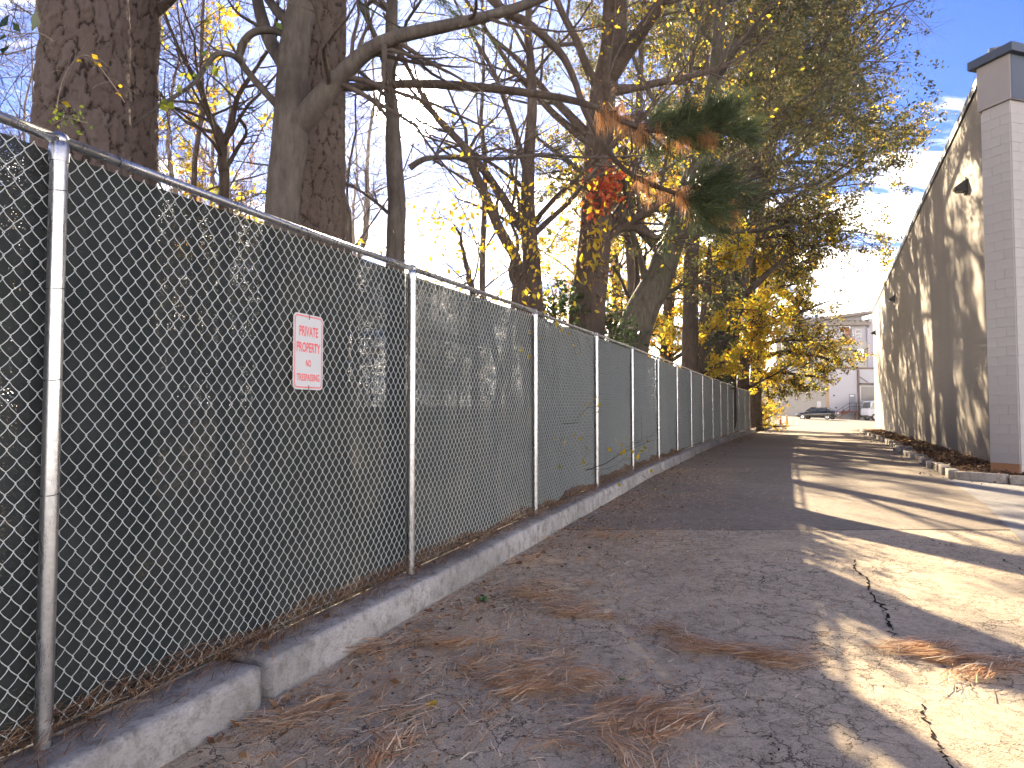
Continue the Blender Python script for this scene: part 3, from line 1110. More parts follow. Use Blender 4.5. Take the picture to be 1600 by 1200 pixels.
def rough_block(c, t2, ln, wd, ht, seed, mat_, parent, name, tilt=0.0, origin=None):
    """weathered concrete block: subdivided box with noise"""
    nx, ny, nz_ = max(3, int(ln / .09)), 3, 3
    bm = bmesh.new()
    bmesh.ops.create_cube(bm, size=1)
    bmesh.ops.subdivide_edges(bm, edges=list(bm.edges), cuts=3, use_grid_fill=True)
    V = np.array([v.co[:] for v in bm.verts])
    rr = V * np.array([ln, wd, ht])
    # round the edges a little
    big = (np.abs(V) > .49).sum(1)
    rr *= np.where(big >= 2, .955, 1.0)[:, None]
    rr += np.stack([fbm(rr * 7 + seed * 3.1 + q * 17, seed + q, 3) for q in range(3)], 1) * np.array([.014, .012, .012])
    t3 = np.array([*t2, 0.0]); n3 = np.array([-t2[1], t2[0], 0.0])
    up = np.array([0, 0, 1.0])
    t3b = t3 * math.cos(tilt) + up * math.sin(tilt)
    upb = np.cross(t3b, n3) 
    if upb[2] < 0:
        upb = -upb
    W = np.asarray(c) + rr[:, :1] * t3b + rr[:, 1:2] * n3 + rr[:, 2:] * upb
    fs = np.array([[v.index for v in f.verts] for f in bm.faces])
    bm.free()
    return mk(name, W, fs, mat_, parent, True, origin)


s = 0.0
Le = np.concatenate([[0], np.cumsum(np.linalg.norm(np.diff(EDGE, axis=0), axis=1))])
bi = 0
while s < Le[-1] - .5:
    ln = erng.uniform(.75, 1.0)
    a = np.array([np.interp(s + ln / 2, Le, EDGE[:, q]) for q in (0, 1)])
    b = np.array([np.interp(s + ln / 2 + .1, Le, EDGE[:, q]) for q in (0, 1)])
    t2 = (b - a) / np.linalg.norm(b - a)
    ang_ = erng.uniform(-.07, .07)
    t2 = np.array([t2[0] * math.cos(ang_) - t2[1] * math.sin(ang_), t2[0] * math.sin(ang_) + t2[1] * math.cos(ang_)])
    a = a + np.array([t2[1], -t2[0]]) * (.09 + erng.uniform(-.05, .04))
    rough_block((*a, g(*a) + .045 + erng.uniform(-.02, .015)), t2, ln - .03, .20, .24, 100 + bi, M['edging'], edging, 'edging_block', erng.uniform(-.03, .03))
    s += ln
    bi += 1
# return of the edging towards the right
ret = np.array([(9.0, 14.45), (9.35, 13.9), (9.75, 13.45), (10.6, 13.0), (12.6, 12.6)])
lr = np.concatenate([[0], np.cumsum(np.linalg.norm(np.diff(ret, axis=0), axis=1))])
for q0 in np.arange(0.0, lr[-1] - .6, .95):
    a = np.array([np.interp(q0 + .46, lr, ret[:, q]) for q in (0, 1)])
    b = np.array([np.interp(q0 + .56, lr, ret[:, q]) for q in (0, 1)])
    t2 = (b - a) / np.linalg.norm(b - a)
    rough_block((*a, g(*a) + .055), t2, .94, .17, .24, 150 + int(q0 * 10), M['edging'], edging, 'edging_block')
# broken lumps lying in the road beside the edging
for i, (u, v, sz, lab) in enumerate(((1411, 707, .32, 'pale broken concrete lump lying on the road beside the edging'), (1420, 712, .24, 'dark undersided concrete chunk tipped against the broken edging'), (1432, 716, .2, 'small rounded concrete fragment by the gap in the edging'))):
    d = ray(u, v); t_ = -(CAM_H - .28) / d[2]
    c_ = np.array([d[0] * t_, d[1] * t_, .28])
    c_[2] = g(c_[0], c_[1]) + sz * .25
    o = rough_block(c_, np.array([math.cos(i * 1.3), math.sin(i * 1.3)]), sz * 1.6, sz, sz * .7, 300 + i, M['edging'], None, 'concrete_lump', .15, origin=c_)
    tag(o, lab, 'rubble', 'broken pieces of the edging')

# ------------------------------------------------------------------ trees
def branch(P, R, rng, n, tr=(.3, .95), ang=(35, 70), ln=.5, lnv=.3, up=.0, wig=.12, nr=6, rf=.55, tip=.25, tl=.5, side=None, lmin=0.0):
    """children of every path in P (B,m,3)"""
    B, m, _ = P.shape
    plen = np.linalg.norm(np.diff(P, axis=1), axis=2).sum(1)
    pi = np.repeat(np.arange(B), n)
    t = rng.uniform(tr[0], tr[1], B * n)
    f = t * (m - 1)
    i0 = np.minimum(f.astype(int), m - 2)
    fr = (f - i0)[:, None]
    S = P[pi, i0] * (1 - fr) + P[pi, i0 + 1] * fr
    T = P[pi, i0 + 1] - P[pi, i0]
    T /= np.linalg.norm(T, axis=1, keepdims=True) + 1e-9
    r0 = (R[pi, i0] * (1 - fr[:, 0]) + R[pi, i0 + 1] * fr[:, 0]) * rf * rng.uniform(.6, 1.1, B * n)
    rd = rng.randn(B * n, 3)
    if side is not None:
        rd += np.asarray(side) * 1.0
    rd -= (rd * T).sum(1, keepdims=True) * T
    rd /= np.linalg.norm(rd, axis=1, keepdims=True) + 1e-9
    a = np.radians(rng.uniform(ang[0], ang[1], B * n))[:, None]
    d = np.cos(a) * T + np.sin(a) * rd
    L = np.maximum(plen[pi] * ln * (1 - tl * (t - tr[0]) / max(tr[1] - tr[0], 1e-3)) * rng.uniform(1 - lnv, 1 + lnv, B * n), lmin)
    step = (L / (nr - 1))[:, None]
    C = [S]
    for q in range(nr - 1):
        d = d + rng.randn(B * n, 3) * wig + np.array([0, 0, up])
        d /= np.linalg.norm(d, axis=1, keepdims=True) + 1e-9
        C.append(C[-1] + d * step)
    C = np.stack(C, 1)
    rr = np.maximum(r0[:, None] * np.linspace(1, tip, nr)[None], .0018)
    return C, rr


def leaves(P, rng, count, size, jit=.06, aspect=.55, droop=0.0, tr=(.2, 1.0), var=.45, clump=None):
    B, m, _ = P.shape
    pi = rng.randint(0, B, count)
    f = rng.uniform(tr[0], tr[1], count) * (m - 1)
    i0 = np.minimum(f.astype(int), m - 2)
    fr = (f - i0)[:, None]
    c = P[pi, i0] * (1 - fr) + P[pi, i0 + 1] * fr + rng.randn(count, 3) * jit
    a = rng.randn(count, 3); a[:, 2] -= droop
    a /= np.linalg.norm(a, axis=1, keepdims=True)
    b = np.cross(a, rng.randn(count, 3)); b /= np.linalg.norm(b, axis=1, keepdims=True) + 1e-9
    s = (size * rng.uniform(1 - var, 1 + var, count))[:, None]
    nn = np.cross(a, b)
    V = np.stack([c - a * s * .5, c + b * s * aspect * .5 + nn * s * .08, c + a * s * .5, c - b * s * aspect * .5 + nn * s * .08], 1).reshape(-1, 3)
    Q = np.arange(count * 4).reshape(-1, 4)
    return V, Q


def needles(C, D, rng, per, ln, wd, spread=.6, droop=0.0):
    """tufts: C centres (n,3), D axis (n,3)"""
    n_ = len(C)
    c = np.repeat(C, per, 0) + rng.randn(n_ * per, 3) * .02
    d = np.repeat(D, per, 0) + rng.randn(n_ * per, 3) * spread
    d[:, 2] -= droop
    d /= np.linalg.norm(d, axis=1, keepdims=True) + 1e-9
    L = (ln * rng.uniform(.6, 1.1, n_ * per))[:, None]
    mid = c + d * L * .55
    d2 = d.copy(); d2[:, 2] -= .35; d2 /= np.linalg.norm(d2, axis=1, keepdims=True)
    tip = mid + d2 * L * .45
    b = np.cross(d, rng.randn(n_ * per, 3)); b /= np.linalg.norm(b, axis=1, keepdims=True) + 1e-9
    w_ = wd * .5
    V = np.stack([c - b * w_, c + b * w_, mid + b * w_, tip, mid - b * w_], 1).reshape(-1, 3)
    k = np.arange(n_ * per) * 5
    Q = np.stack([k, k + 1, k + 2, k + 4], 1)
    T3 = np.stack([k + 4, k + 2, k + 3], 1)
    return V, [Q, T3]


def pxpath(pts, Y, n=24, ground=True):
    """pixel points (u,v,width px[,Y]) -> path (1,n,3), radii (1,n)"""
    rows = []
    for q in pts:
        yy = q[3] if len(q) > 3 else Y
        p = at(q[0], q[1], yy)
        rows.append([*p, q[2] * .5 * yy / F])
    if ground:
        b = rows[0][:]
        gz = float(g(b[0], b[1])) + KH - .1
        if b[2] - gz > .3:
            dx = (rows[0][0] - rows[1][0]) / max(rows[1][2] - rows[0][2], .1)
            rows.insert(0, [b[0] + dx * (b[2] - gz) * .5, b[1], gz, b[3] * 1.3])
            rows.insert(1, [b[0] + dx * (b[2] - gz - .5) * .4, b[1], gz + .45, b[3] * 1.1])
    S = spline(rows, n)
    return S[None, :, :3], np.maximum(S[None, :, 3], .002)


def extend_up(pts, vtop=-500, du=0.0, wf=.55):
    u, v, w_ = pts[-1][:3]
    return pts + [(u + du, vtop, w_ * wf) + tuple(pts[-1][3:])]


def wiggle(P, rng, amp, seed):
    k = np.linspace(0, 6, P.shape[1])[None, :, None]
    off = np.concatenate([fbm(np.stack([k[..., 0] + 3.1 * q, k[..., 0] * 0 + seed, k[..., 0] * 0 + q], -1), seed + q, 3)[..., None] for q in range(2)] + [k * 0], -1)
    return P + off * amp


def tree_obj(name, base, label, cat='tree', group=None):
    return empty(name, base, label, cat, group)


def put(parent, parts):
    """parts: list of (name, material, [(V, faces)...])"""
    res = []
    for nm, mt, lst in parts:
        mb = MB()
        for V, Fs in lst:
            if isinstance(Fs, list):
                mb.add2(V, Fs)
            else:
                mb.add(V, Fs)
        o_ = mb.build(nm, mt, parent, True)
        if nm not in ('trunk', 'limb', 'stem'):
            o_['kind'] = 'stuff'
        res.append(o_)
    return res


# ---- pine trunk with plated bark
def pine_trunk(pts, Y, seed, zdense=6.0, plate=.055):
    P, R = pxpath(pts, Y, 60)
    P, R = P[0], R[0]
    zs = np.concatenate([np.arange(P[0, 2], zdense, .012), np.linspace(zdense, P[-1, 2], 60)[1:]])
    cx = np.interp(zs, P[:, 2], P[:, 0]); cy = np.interp(zs, P[:, 2], P[:, 1]); rr = np.interp(zs, P[:, 2], R)
    nt = 170
    th = np.arange(nt) * 2 * np.pi / nt
    U = th[None] * rr.mean() + 0 * zs[:, None]
    W_ = zs[:, None] + 0 * U
    # jittered cells, periodic in u
    ncol = 2 * int(round(np.pi * rr.mean() / plate))
    cu_ = U / (2 * np.pi * rr.mean()) * ncol
    cw = W_ / (plate * 2.3)
    cth, sth = np.cos(th)[None] * 3 + 0 * W_, np.sin(th)[None] * 3 + 0 * W_
    wob = fbm(np.stack([cth * 1.4, sth * 1.4, W_ * 5], -1), seed, 4) * .5
    cu2 = cu_ + wob; cw2 = cw + fbm(np.stack([cth * 1.6, sth * 1.6, W_ * 4], -1), seed + 5, 4) * .6
    rag = fbm(np.stack([cth * 7, sth * 7, W_ * 20], -1), seed + 21, 3)
    rag2 = fbm(np.stack([cth * 7, sth * 7, W_ * 20], -1), seed + 31, 3)

    def worley(a_u, a_w, nper, sd):
        f1 = np.full(U.shape, 9.0); f2 = np.full(U.shape, 9.0); cid = np.zeros(U.shape); lv = np.zeros(U.shape)
        iu, iw = np.floor(a_u), np.floor(a_w)
        for a in (-1, 0, 1):
            for b in (-1, 0, 1):
                gi, gj = (iu + a), (iw + b)
                gm = np.mod(gi, nper)
                hx, hy, hc = hash3(gm, gj, gj * 0, sd), hash3(gm, gj, gj * 0 + 1, sd), hash3(gm, gj, gj * 0 + 2, sd)
                dd = np.sqrt((gi + hx - a_u) ** 2 + (gj + hy - a_w) ** 2)
                new = dd < f1
                f2 = np.where(new, f1, np.minimum(f2, dd))
                cid = np.where(new, hc, cid); lv = np.where(new, a_w - gj - hy, lv)
                f1 = np.where(new, dd, f1)
        return f2 - f1, cid, lv
    e1, c1_, l1_ = worley(cu2 * .5 + rag * .22, cw2 * .42 + rag2 * .20, max(3, ncol // 2) if ncol % 2 == 0 else ncol * .5, seed)
    e2, c2_, l2_ = worley(cu2 + rag * .38, cw2 + rag2 * .38, ncol, seed + 3)
    fl = fbm(np.stack([cth * 2, sth * 2, W_ * 9], -1), seed + 2, 3)
    fl2 = fbm(np.stack([cth * 12, sth * 12, W_ * 30], -1), seed + 8, 2)
    wide = .06 + .10 * (fl + .3)
    p1 = smst(e1, .0, np.clip(wide * 1.3, .04, .3) + .04)
    p2 = smst(e2, .0, .12)
    pl_ = np.clip(p1 * (.62 + .38 * p2), 0, 1)
    cid = .5 * c1_ + .5 * c2_
    disp = (p1 - .6) * .024 + (p2 - .6) * .008 + c2_ * .012 - l2_ * .007 + fl * .006 + fl2 * .005
    flare = 1 + .35 * np.exp(-(zs - zs[0]) / .35)
    rad = rr[:, None] * flare[:, None] + disp
    V = np.stack([cx[:, None] + rad * np.cos(th), cy[:, None] + rad * np.sin(th), W_], -1).reshape(-1, 3)
    i, j = np.meshgrid(np.arange(len(zs) - 1), np.arange(nt), indexing='ij')
    q = (i * nt + j).ravel(); q2 = (i * nt + (j + 1) % nt).ravel()
    Q = np.stack([q, q2, q2 + nt, q + nt], 1)
    return V, Q, pl_.ravel(), cid.ravel(), P[None], R[None]


def pine_crown(parent, P, R, rng, n1=14, lmin=2.5, tr=(.6, .98), nd=40):
    """a high pine crown above the frame: limbs and needle tufts"""
    b1, r1 = branch(P, R, rng, n1, tr, (60, 95), .22, .3, .03, .08, 8, .28, .3, .3, lmin=lmin)
    b2, r2 = branch(b1, r1, rng, 7, (.35, 1), (30, 60), .35, .3, .05, .1, 5, .5)
    tip = b2[:, 1:].reshape(-1, 3)
    dr = (b2[:, 1:] - b2[:, :-1]).reshape(-1, 3)
    dr /= np.linalg.norm(dr, axis=1, keepdims=True)
    Vn, Fn = needles(tip, dr, rng, nd, .24, .006, .7, .1)
    put(parent, [('branches', M['bark_brown'], [tubes(b1, r1, 5), tubes(b2, r2, 3)]), ('needles', M['needle_green'], [(Vn, Fn)])])


rng = rs(21)
# A: big pine
ptsA = [(128, 230, 128), (132, 100, 118), (136, 0, 112), (140, -400, 95), (150, -1500, 60), (155, -2600, 22)]
V, Q, pl_, cid, PA, RA = pine_trunk(ptsA, 5.1, 5)
A = tree_obj('pine_tree', PA[0, 0], 'thick pine trunk with plated dark bark directly behind the fence at far left')
mk('trunk', V, Q, M['pine_plates'], A, True, attr={'plate': pl_, 'cell': cid})
pine_crown(A, PA, RA, rs(31), 12, 3.0, (.62, .98), 26)
# A2: neighbour
ptsA2 = [(196, 260, 86), (200, 100, 82), (206, 0, 78), (214, -400, 66), (225, -1300, 40), (228, -1900, 16)]
V, Q, pl_, cid, PA2, RA2 = pine_trunk(ptsA2, 6.9, 9, 6.5, .05)
A2 = tree_obj('pine_tree', PA2[0, 0], 'slimmer reddish pine trunk touching the right side of the thickest pine')
mk('trunk', V, Q, M['pine_plates'], A2, True, attr={'plate': pl_, 'cell': cid})
lb, lr_ = pxpath([(232, 30, 18, 6.9), (262, 5, 14, 6.9), (330, -60, 10, 6.6), (420, -150, 5, 6.4)], 6.9, 12, False)
b2, r2 = branch(lb, lr_, rng, 6, (.3, 1), (30, 60), .4, .3, .02, .12, 6)
put(A2, [('limb', M['bark_brown'], [tubes(lb, lr_, 8)]), ('twigs', M['bark_brown'], [tubes(b2, r2, 4)])])
pine_crown(A2, PA2, RA2, rs(32), 10, 2.6, (.66, .98), 24)

# C: pine behind the smooth tree; carries the needled branches over the road
ptsC = [(498, 330, 76), (502, 150, 70), (506, 0, 66), (512, -300, 56), (520, -900, 34), (524, -1400, 14)]
V, Q, pl_, cid, PC, RC = pine_trunk(ptsC, 8.8, 14, 8, .055)
Ct = tree_obj('pine_tree', PC[0, 0], 'pine behind the smooth forked tree with a long needled branch reaching over the road')
mk('trunk', V, Q, M['pine_plates'], Ct, True, attr={'plate': pl_, 'cell': cid})
pine_crown(Ct, PC, RC, rs(33), 10, 2.6, (.7, .98), 20)
lim1 = pxpath([(515, 135, 15, 8.6), (560, 136, 14, 8.3), (640, 131, 14, 8.1), (720, 134, 14, 7.9), (800, 142, 13, 7.7), (880, 154, 12, 7.5), (930, 168, 10, 7.3), (985, 194, 10, 7.1), (1040, 206, 9, 7.0), (1100, 206, 7, 6.9), (1150, 192, 4, 6.8)], 8, 40, False)
lim2 = pxpath([(520, -420, 26, 8.7), (640, -160, 20, 8.6), (770, 0, 15, 8.5), (826, 37, 14, 8.4), (875, 82, 13, 8.3), (897, 124, 11, 8.2), (912, 169, 10, 8.1), (942, 225, 9, 8.0), (985, 272, 8, 7.9), (1050, 300, 7, 7.8), (1095, 312, 4, 7.8)], 8, 44, False)
tw = []
nrng = rs(77)
tv, td, dv, ddv = [], [], [], []
for (P, R, t0, cen) in ((lim1[0], lim1[1], .70, 1), (lim2[0], lim2[1], .90, 2)):
    c1, cr1 = branch(P, R, nrng, 40, (t0, 1.0), (20, 60), .07, .3, .02, .12, 6, .6, .35, .2, side=(.3, -.1, .25))
    tw.append((c1, cr1))
    C_ = c1[:, 2:].reshape(-1, 3); D_ = (c1[:, 2:] - c1[:, 1:-1]).reshape(-1, 3)
    D_ /= np.linalg.norm(D_, axis=1, keepdims=True)
    tv.append(C_); td.append(D_)
    # dead needles hang below the inner stretch
    c2, cr2 = branch(P, R, nrng, 30, (t0 - .10, t0 + .22), (40, 90), .03, .4, -.05, .1, 5, .5, .4)
    tw.append((c2, cr2))
    dv.append(c2[:, 1:].reshape(-1, 3)); ddv.append(np.tile([[0.05, 0, -1.0]], (c2[:, 1:].reshape(-1, 3).shape[0], 1)))
Vn, Fn = needles(np.vstack(tv), np.vstack(td), nrng, 30, .25, .0046, .40, -.12)
Vd, Fd = needles(np.vstack(dv), np.vstack(ddv), nrng, 12, .20, .0032, .34, .3)
tws = [tubes(c_, r_, 4) for c_, r_ in tw]
put(Ct, [('limb', M['bark_brown'], [tubes(*lim1, 9)]), ('limb', M['bark_brown'], [tubes(*lim2, 9)]), ('twigs', M['bark_thin'], tws),
         ('green_needles', M['needle_green'], [(Vn, Fn)]), ('dead_needles', M['needle_dead'], [(Vd, Fd)])])

# B: smooth grey forked tree
ptsB = [(441, 330, 52), (452, 230, 55), (456, 140, 50), (462, 60, 46), (476, -20, 42), (490, -160, 36), (500, -420, 26), (520, -800, 12)]
PB, RB = pxpath(ptsB, 6.6, 50)
B = tree_obj('forked_tree', PB[0, 0], 'smooth grey forked tree with a heavy limb arching to the right above the fence')
l1 = pxpath([(462, 200, 40, 6.6), (490, 168, 38, 6.55), (530, 122, 30, 6.5), (572, 82, 25, 6.4), (620, 58, 22, 6.3), (690, 42, 20, 6.2), (760, 26, 17, 6.1), (840, 0, 15, 6.0), (960, -60, 10, 5.9), (1100, -150, 4, 5.8)], 6.5, 40, False)
l2 = pxpath([(446, 176, 16), (420, 150, 12), (392, 118, 11), (376, 94, 11), (378, 70, 12), (398, 50, 12), (430, 48, 12), (452, 60, 10)], 6.55, 24, False)
l3 = pxpath([(376, 96, 9, 6.5), (362, 86, 9, 6.4), (340, 84, 9, 6.3), (325, 98, 8, 6.2), (305, 128, 7, 6.1), (262, 158, 6, 5.9), (225, 182, 5, 5.7), (180, 216, 4, 5.5)], 6.5, 24, False)
l4 = pxpath([(452, 110, 26, 6.7), (420, 60, 22, 6.9), (402, 0, 18, 7.1), (390, -80, 14, 7.3), (370, -220, 8, 7.5)], 6.7, 16, False)
hb, hr = branch(PB, RB, rng, 9, (.55, .97), (35, 65), .4, .3, .03, .10, 12, .5, .2, .4)
allL = [l1, l2, l3, l4, (hb, hr)]
t1s, t2s = [], []
for (P, R), nn in zip(allL, (18, 3, 8, 10, 9)):
    c1, r1 = branch(P, R, rng, nn, (.15, .98), (30, 75), .30, .4, .02, .13, 8, .45, .2, .4, lmin=.25)
    c2, r2 = branch(c1, r1, rng, 6, (.2, 1), (25, 60), .45, .4, .0, .13, 6, .5, .3, lmin=.12)
    t1s += [tubes(c1, r1, 5), tubes(c2, r2, 3)]
Vy, Qy = leaves(l3[0], rs(4), 16, .085, .05, .7, .8, (.30, .78))
Vy2, Qy2 = leaves(l2[0], rs(5), 3, .07, .05, .7, .8)
put(B, [('trunk', M['bark_grey'], [tubes(PB, RB, 20)]), ('limb', M['bark_grey'], [tubes(*l1, 14)]), ('limb', M['bark_grey'], [tubes(*l2, 9)]),
        ('limb', M['bark_grey'], [tubes(*l3, 8)]), ('limb', M['bark_grey'], [tubes(*l4, 10)]), ('upper_limbs', M['bark_grey'], [tubes(hb, hr, 7)]),
        ('twigs', M['bark_thin'], t1s), ('leaves', M['leaf_green'], [(Vy, Qy), (Vy2, Qy2)])])


def bare_tree(pts, Y, seed, label, name='bare_tree', n1=12, n2=8, n3=6, tr=(.35, .97), ln1=.35, bk='bark_brown', limbs=(), leafm=None, nleaf=0, lsize=.07, wig=.10, k=12, group=None, up=.02, droop=.4, ang1=(35, 70), extra=None):
    rg = rs(seed)
    P, R = pxpath(pts, Y, 40)
    P = wiggle(P, rg, .05 * Y / 10, seed)
    T_ = tree_obj(name, P[0, 0], label, 'tree', group)
    b1, r1 = branch(P, R, rg, n1, tr, ang1, ln1, .35, up, wig, 10, .5, .15, .5)
    src = [(b1, r1)] + [pxpath(l_, Y, 20, False) for l_ in limbs]
    tws, last = [], []
    for (p_, r_) in src:
        nn = n2 if p_ is b1 else n2 + 6
        c1, cr1 = branch(p_, r_, rg, nn, (.2, 1), (30, 65), .42, .4, up * .5, wig * 1.2, 7, .5, .25, .4)
        c2, cr2 = branch(c1, cr1, rg, n3, (.2, 1), (25, 60), .5, .4, 0, wig * 1.3, 5, .5, .4)
        tws += [tubes(c1, cr1, 4), tubes(c2, cr2, 3)]
        last.append(c2)
    prt = [('trunk', M[bk], [tubes(P, R, k)])]
    prt += [('limb', M[bk], [tubes(p_[q:q + 1], r_[q:q + 1], 7)]) for p_, r_ in src for q in range(len(p_))]
    prt.append(('twigs', M['bark_thin'], tws))
    if leafm:
        nl_ = sum(len(x) for x in last)
        prt.append(('leaves', M[leafm], [leaves(x, rg, max(1, int(nleaf * len(x) / nl_)), lsize, .05, .6, droop) for x in last]))
    put(T_, prt)
    return T_


# small bare tree at left (350,200)
bare_tree([(352, 300, 16), (352, 270, 15), (346, 220, 14), (330, 185, 11), (318, 150, 9), (300, 110, 7), (270, 50, 5), (245, -20, 3)], 7.6, 41,
          'slender crooked bare sapling between the pine pair and the grey forked tree', 'bare_sapling', 12, 8, 7, (.35, 1), .4,
          limbs=[[(350, 225, 11), (362, 190, 10), (372, 150, 8), (398, 110, 6), (430, 60, 4), (455, 0, 3)], [(352, 265, 8), (372, 230, 6), (385, 205, 5), (372, 180, 4)]], wig=.16)
# D: trunk in front of the sun
bare_tree([(620, 400, 30), (619, 300, 28), (616, 235, 26), (612, 190, 23), (608, 150, 20), (610, 100, 20), (614, 40, 19), (616, -40, 18), (620, -300, 14), (626, -700, 7)], 9.0, 42,
          'straight slim trunk standing right in front of the sun', 'slim_tree', 9, 10, 8, (.45, .97), .30, bk='bark_grey', wig=.12,
          limbs=[[(640, 262, 11), (665, 248, 9), (710, 246, 7), (780, 248, 6), (850, 242, 5), (920, 246, 4), (1060, 240, 2)], [(620, 345, 7), (580, 310, 5), (540, 285, 4), (490, 262, 3)],
                 [(620, 200, 6), (585, 160, 7), (552, 137, 6)]])
# E: slanting multi-stem group
bare_tree([(832, 480, 28), (829, 375, 25), (825, 262, 20), (829, 150, 15), (826, 60, 12), (832, -60, 8), (840, -250, 4)], 13, 43,
          'upright dark stem behind the yellow leaved twigs right of the sun', 'bare_tree', 10, 10, 8, (.3, .97), .33, wig=.12,
          limbs=[[(828, 290, 11), (800, 190, 9), (770, 110, 7), (735, 50, 5), (700, -20, 3)]], leafm='leaf_gold', nleaf=500, lsize=.07)
bare_tree([(812, 450, 18), (800, 400, 17), (785, 367, 16), (747, 281, 14), (722, 230, 12), (680, 180, 10), (640, 110, 7), (600, 20, 4)], 12, 44,
          'thin stem leaning left across the bright sky below the sun', 'leaning_sapling', 8, 9, 8, (.4, 1), .3, wig=.14)
bare_tree([(838, 440, 16), (826, 379, 15), (800, 330, 14), (751, 255, 12), (700, 200, 9), (660, 160, 6), (610, 110, 3)], 12.5, 45,
          'second thin stem leaning left just right of its twin', 'leaning_sapling', 8, 9, 8, (.4, 1), .3, wig=.14)
# F: thick trunk with creepers
ptsF = [(915, 510, 58), (922, 430, 54), (930, 350, 50), (936, 260, 46), (944, 150, 42), (958, 60, 38), (966, -40, 34), (980, -300, 26), (1000, -700, 12)]
Ft = bare_tree(ptsF, 14, 46, 'thick rough trunk hung with creepers and a cluster of red leaves', 'creeper_tree', 16, 8, 6, (.32, .97), .26, bk='bark_brown', k=18,
               limbs=[[(940, 375, 16), (965, 360, 13), (990, 355, 12), (1030, 372, 9), (1080, 368, 7), (1130, 360, 4)], [(968, 355, 9), (978, 320, 8), (975, 270, 7), (978, 230, 5)]], leafm='leaf_gold', nleaf=1500, lsize=.08)
PF, RF = pxpath(ptsF, 14, 40)
hr_, = [rs(8)]
cF, rF = branch(PF, RF * 1.0, hr_, 260, (.12, .62), (40, 90), .035, .5, -.12, .25, 6, .06, .5)
Vv, Fv = tubes(cF, np.full(rF.shape, .004), 3)
put(Ft, [('creeper_stems', M['bark_pale'], [(Vv, Fv)]), ('creeper_leaves', M['leaf_tan'], [leaves(cF, hr_, 1300, .09, .08, .6, .8)])])
red = empty('red_creeper', at(936, 290, 13.6), 'cluster of bright red creeper leaves hanging on the thick rough trunk', 'creeper')
rp = np.stack([spline([at(952, 262, 13.6), at(940, 300, 13.55), at(930, 335, 13.5)], 8), spline([at(960, 268, 13.6), at(958, 300, 13.55), at(950, 325, 13.5)], 8), spline([at(945, 270, 13.6), at(938, 290, 13.55), at(925, 318, 13.5)], 8)])
put(red, [('leaves', M['leaf_red'], [leaves(rp, rs(9), 260, .13, .12, .5, 1.2, (0, 1))]), ('stem', M['bark_thin'], [tubes(rp, np.full(rp.shape[:2], .006), 4)])])
yv = empty('yellow_creeper', at(922, 360, 13.5), 'few lemon yellow vine leaves on the thick trunk below the red creeper', 'creeper')
yp = np.stack([spline([at(925, 345, 13.55), at(918, 400, 13.5), at(908, 455, 13.5)], 8), spline([at(935, 350, 13.55), at(938, 380, 13.5), at(945, 440, 13.5)], 8)])
put(yv, [('leaves', M['leaf_yellow'], [leaves(yp, rs(10), 60, .15, .12, .5, 1.5, (0, 1))]), ('stem', M['bark_thin'], [tubes(yp, np.full(yp.shape[:2], .006), 4)])])

# G: leaning trunk
bare_tree([(985, 545, 58), (1000, 490, 52), (1025, 440, 46), (1050, 370, 40), (1070, 310, 34), (1088, 255, 30), (1105, 180, 25), (1120, 80, 20), (1128, -60, 15), (1130, -300, 8)], 17, 47,
          'mossy trunk leaning right over the fence beside the yellow foliage', 'leaning_tree', 16, 9, 7, (.40, .98), .30, bk='bark_moss', k=16, leafm='leaf_olive', nleaf=9000, lsize=.085,
          limbs=[[(1012, 455, 14), (1000, 400, 10), (985, 350, 8), (978, 300, 5)], [(1000, 500, 10), (1040, 460, 8), (1090, 440, 6), (1130, 450, 3)]])


def leafy(pts, Y, seed, label, name, n1, n2, n3, tr, ln1, leafm, nleaf, lsize, bk='bark_brown', side=None, ang1=(45, 85), up=.0, limbs=(), group=None, twig=True, leafm2=None, f2=.0, tl=.5, lnv=.35, droop=.3, jit=.10):
    rg = rs(seed)
    P, R = pxpath(pts, Y, 40)
    P = wiggle(P, rg, .10, seed)
    T_ = tree_obj(name, P[0, 0], label, 'tree', group)
    b1, r1 = branch(P, R, rg, n1, tr, ang1, ln1, lnv, up, .10, 10, .4, .15, tl, side)
    src = [(b1, r1)] + [pxpath(l_, Y, 20, False) for l_ in limbs]
    tws, last = [], []
    for p_, r_ in src:
        c1, cr1 = branch(p_, r_, rg, n2 if p_ is b1 else n2 * 2, (.2, 1), (30, 65), .40, .4, 0, .13, 6, .5, .25, .3)
        c2, cr2 = branch(c1, cr1, rg, n3, (.2, 1), (30, 65), .5, .4, 0, .13, 4, .5, .4)
        tws += [tubes(c1, cr1, 3)] + ([tubes(c2, cr2, 3)] if twig else [])
        last.append(c2)
    nl_ = sum(len(x) for x in last)
    prt = [('trunk', M[bk], [tubes(P, R, 12)]), ('limbs', M[bk], [tubes(p_, r_, 5) for p_, r_ in src]), ('twigs', M['bark_thin'], tws)]
    prt.append(('leaves', M[leafm], [leaves(x, rg, int(nleaf * (1 - f2) * len(x) / nl_), lsize, jit, .6, droop) for x in last]))
    if leafm2:
        prt.append(('turned_leaves', M[leafm2], [leaves(x[: max(1, int(len(x) * .6))], rg, int(nleaf * f2 * len(x) / nl_), lsize, jit, .6, droop) for x in last]))
    put(T_, prt)
    return T_, P, R


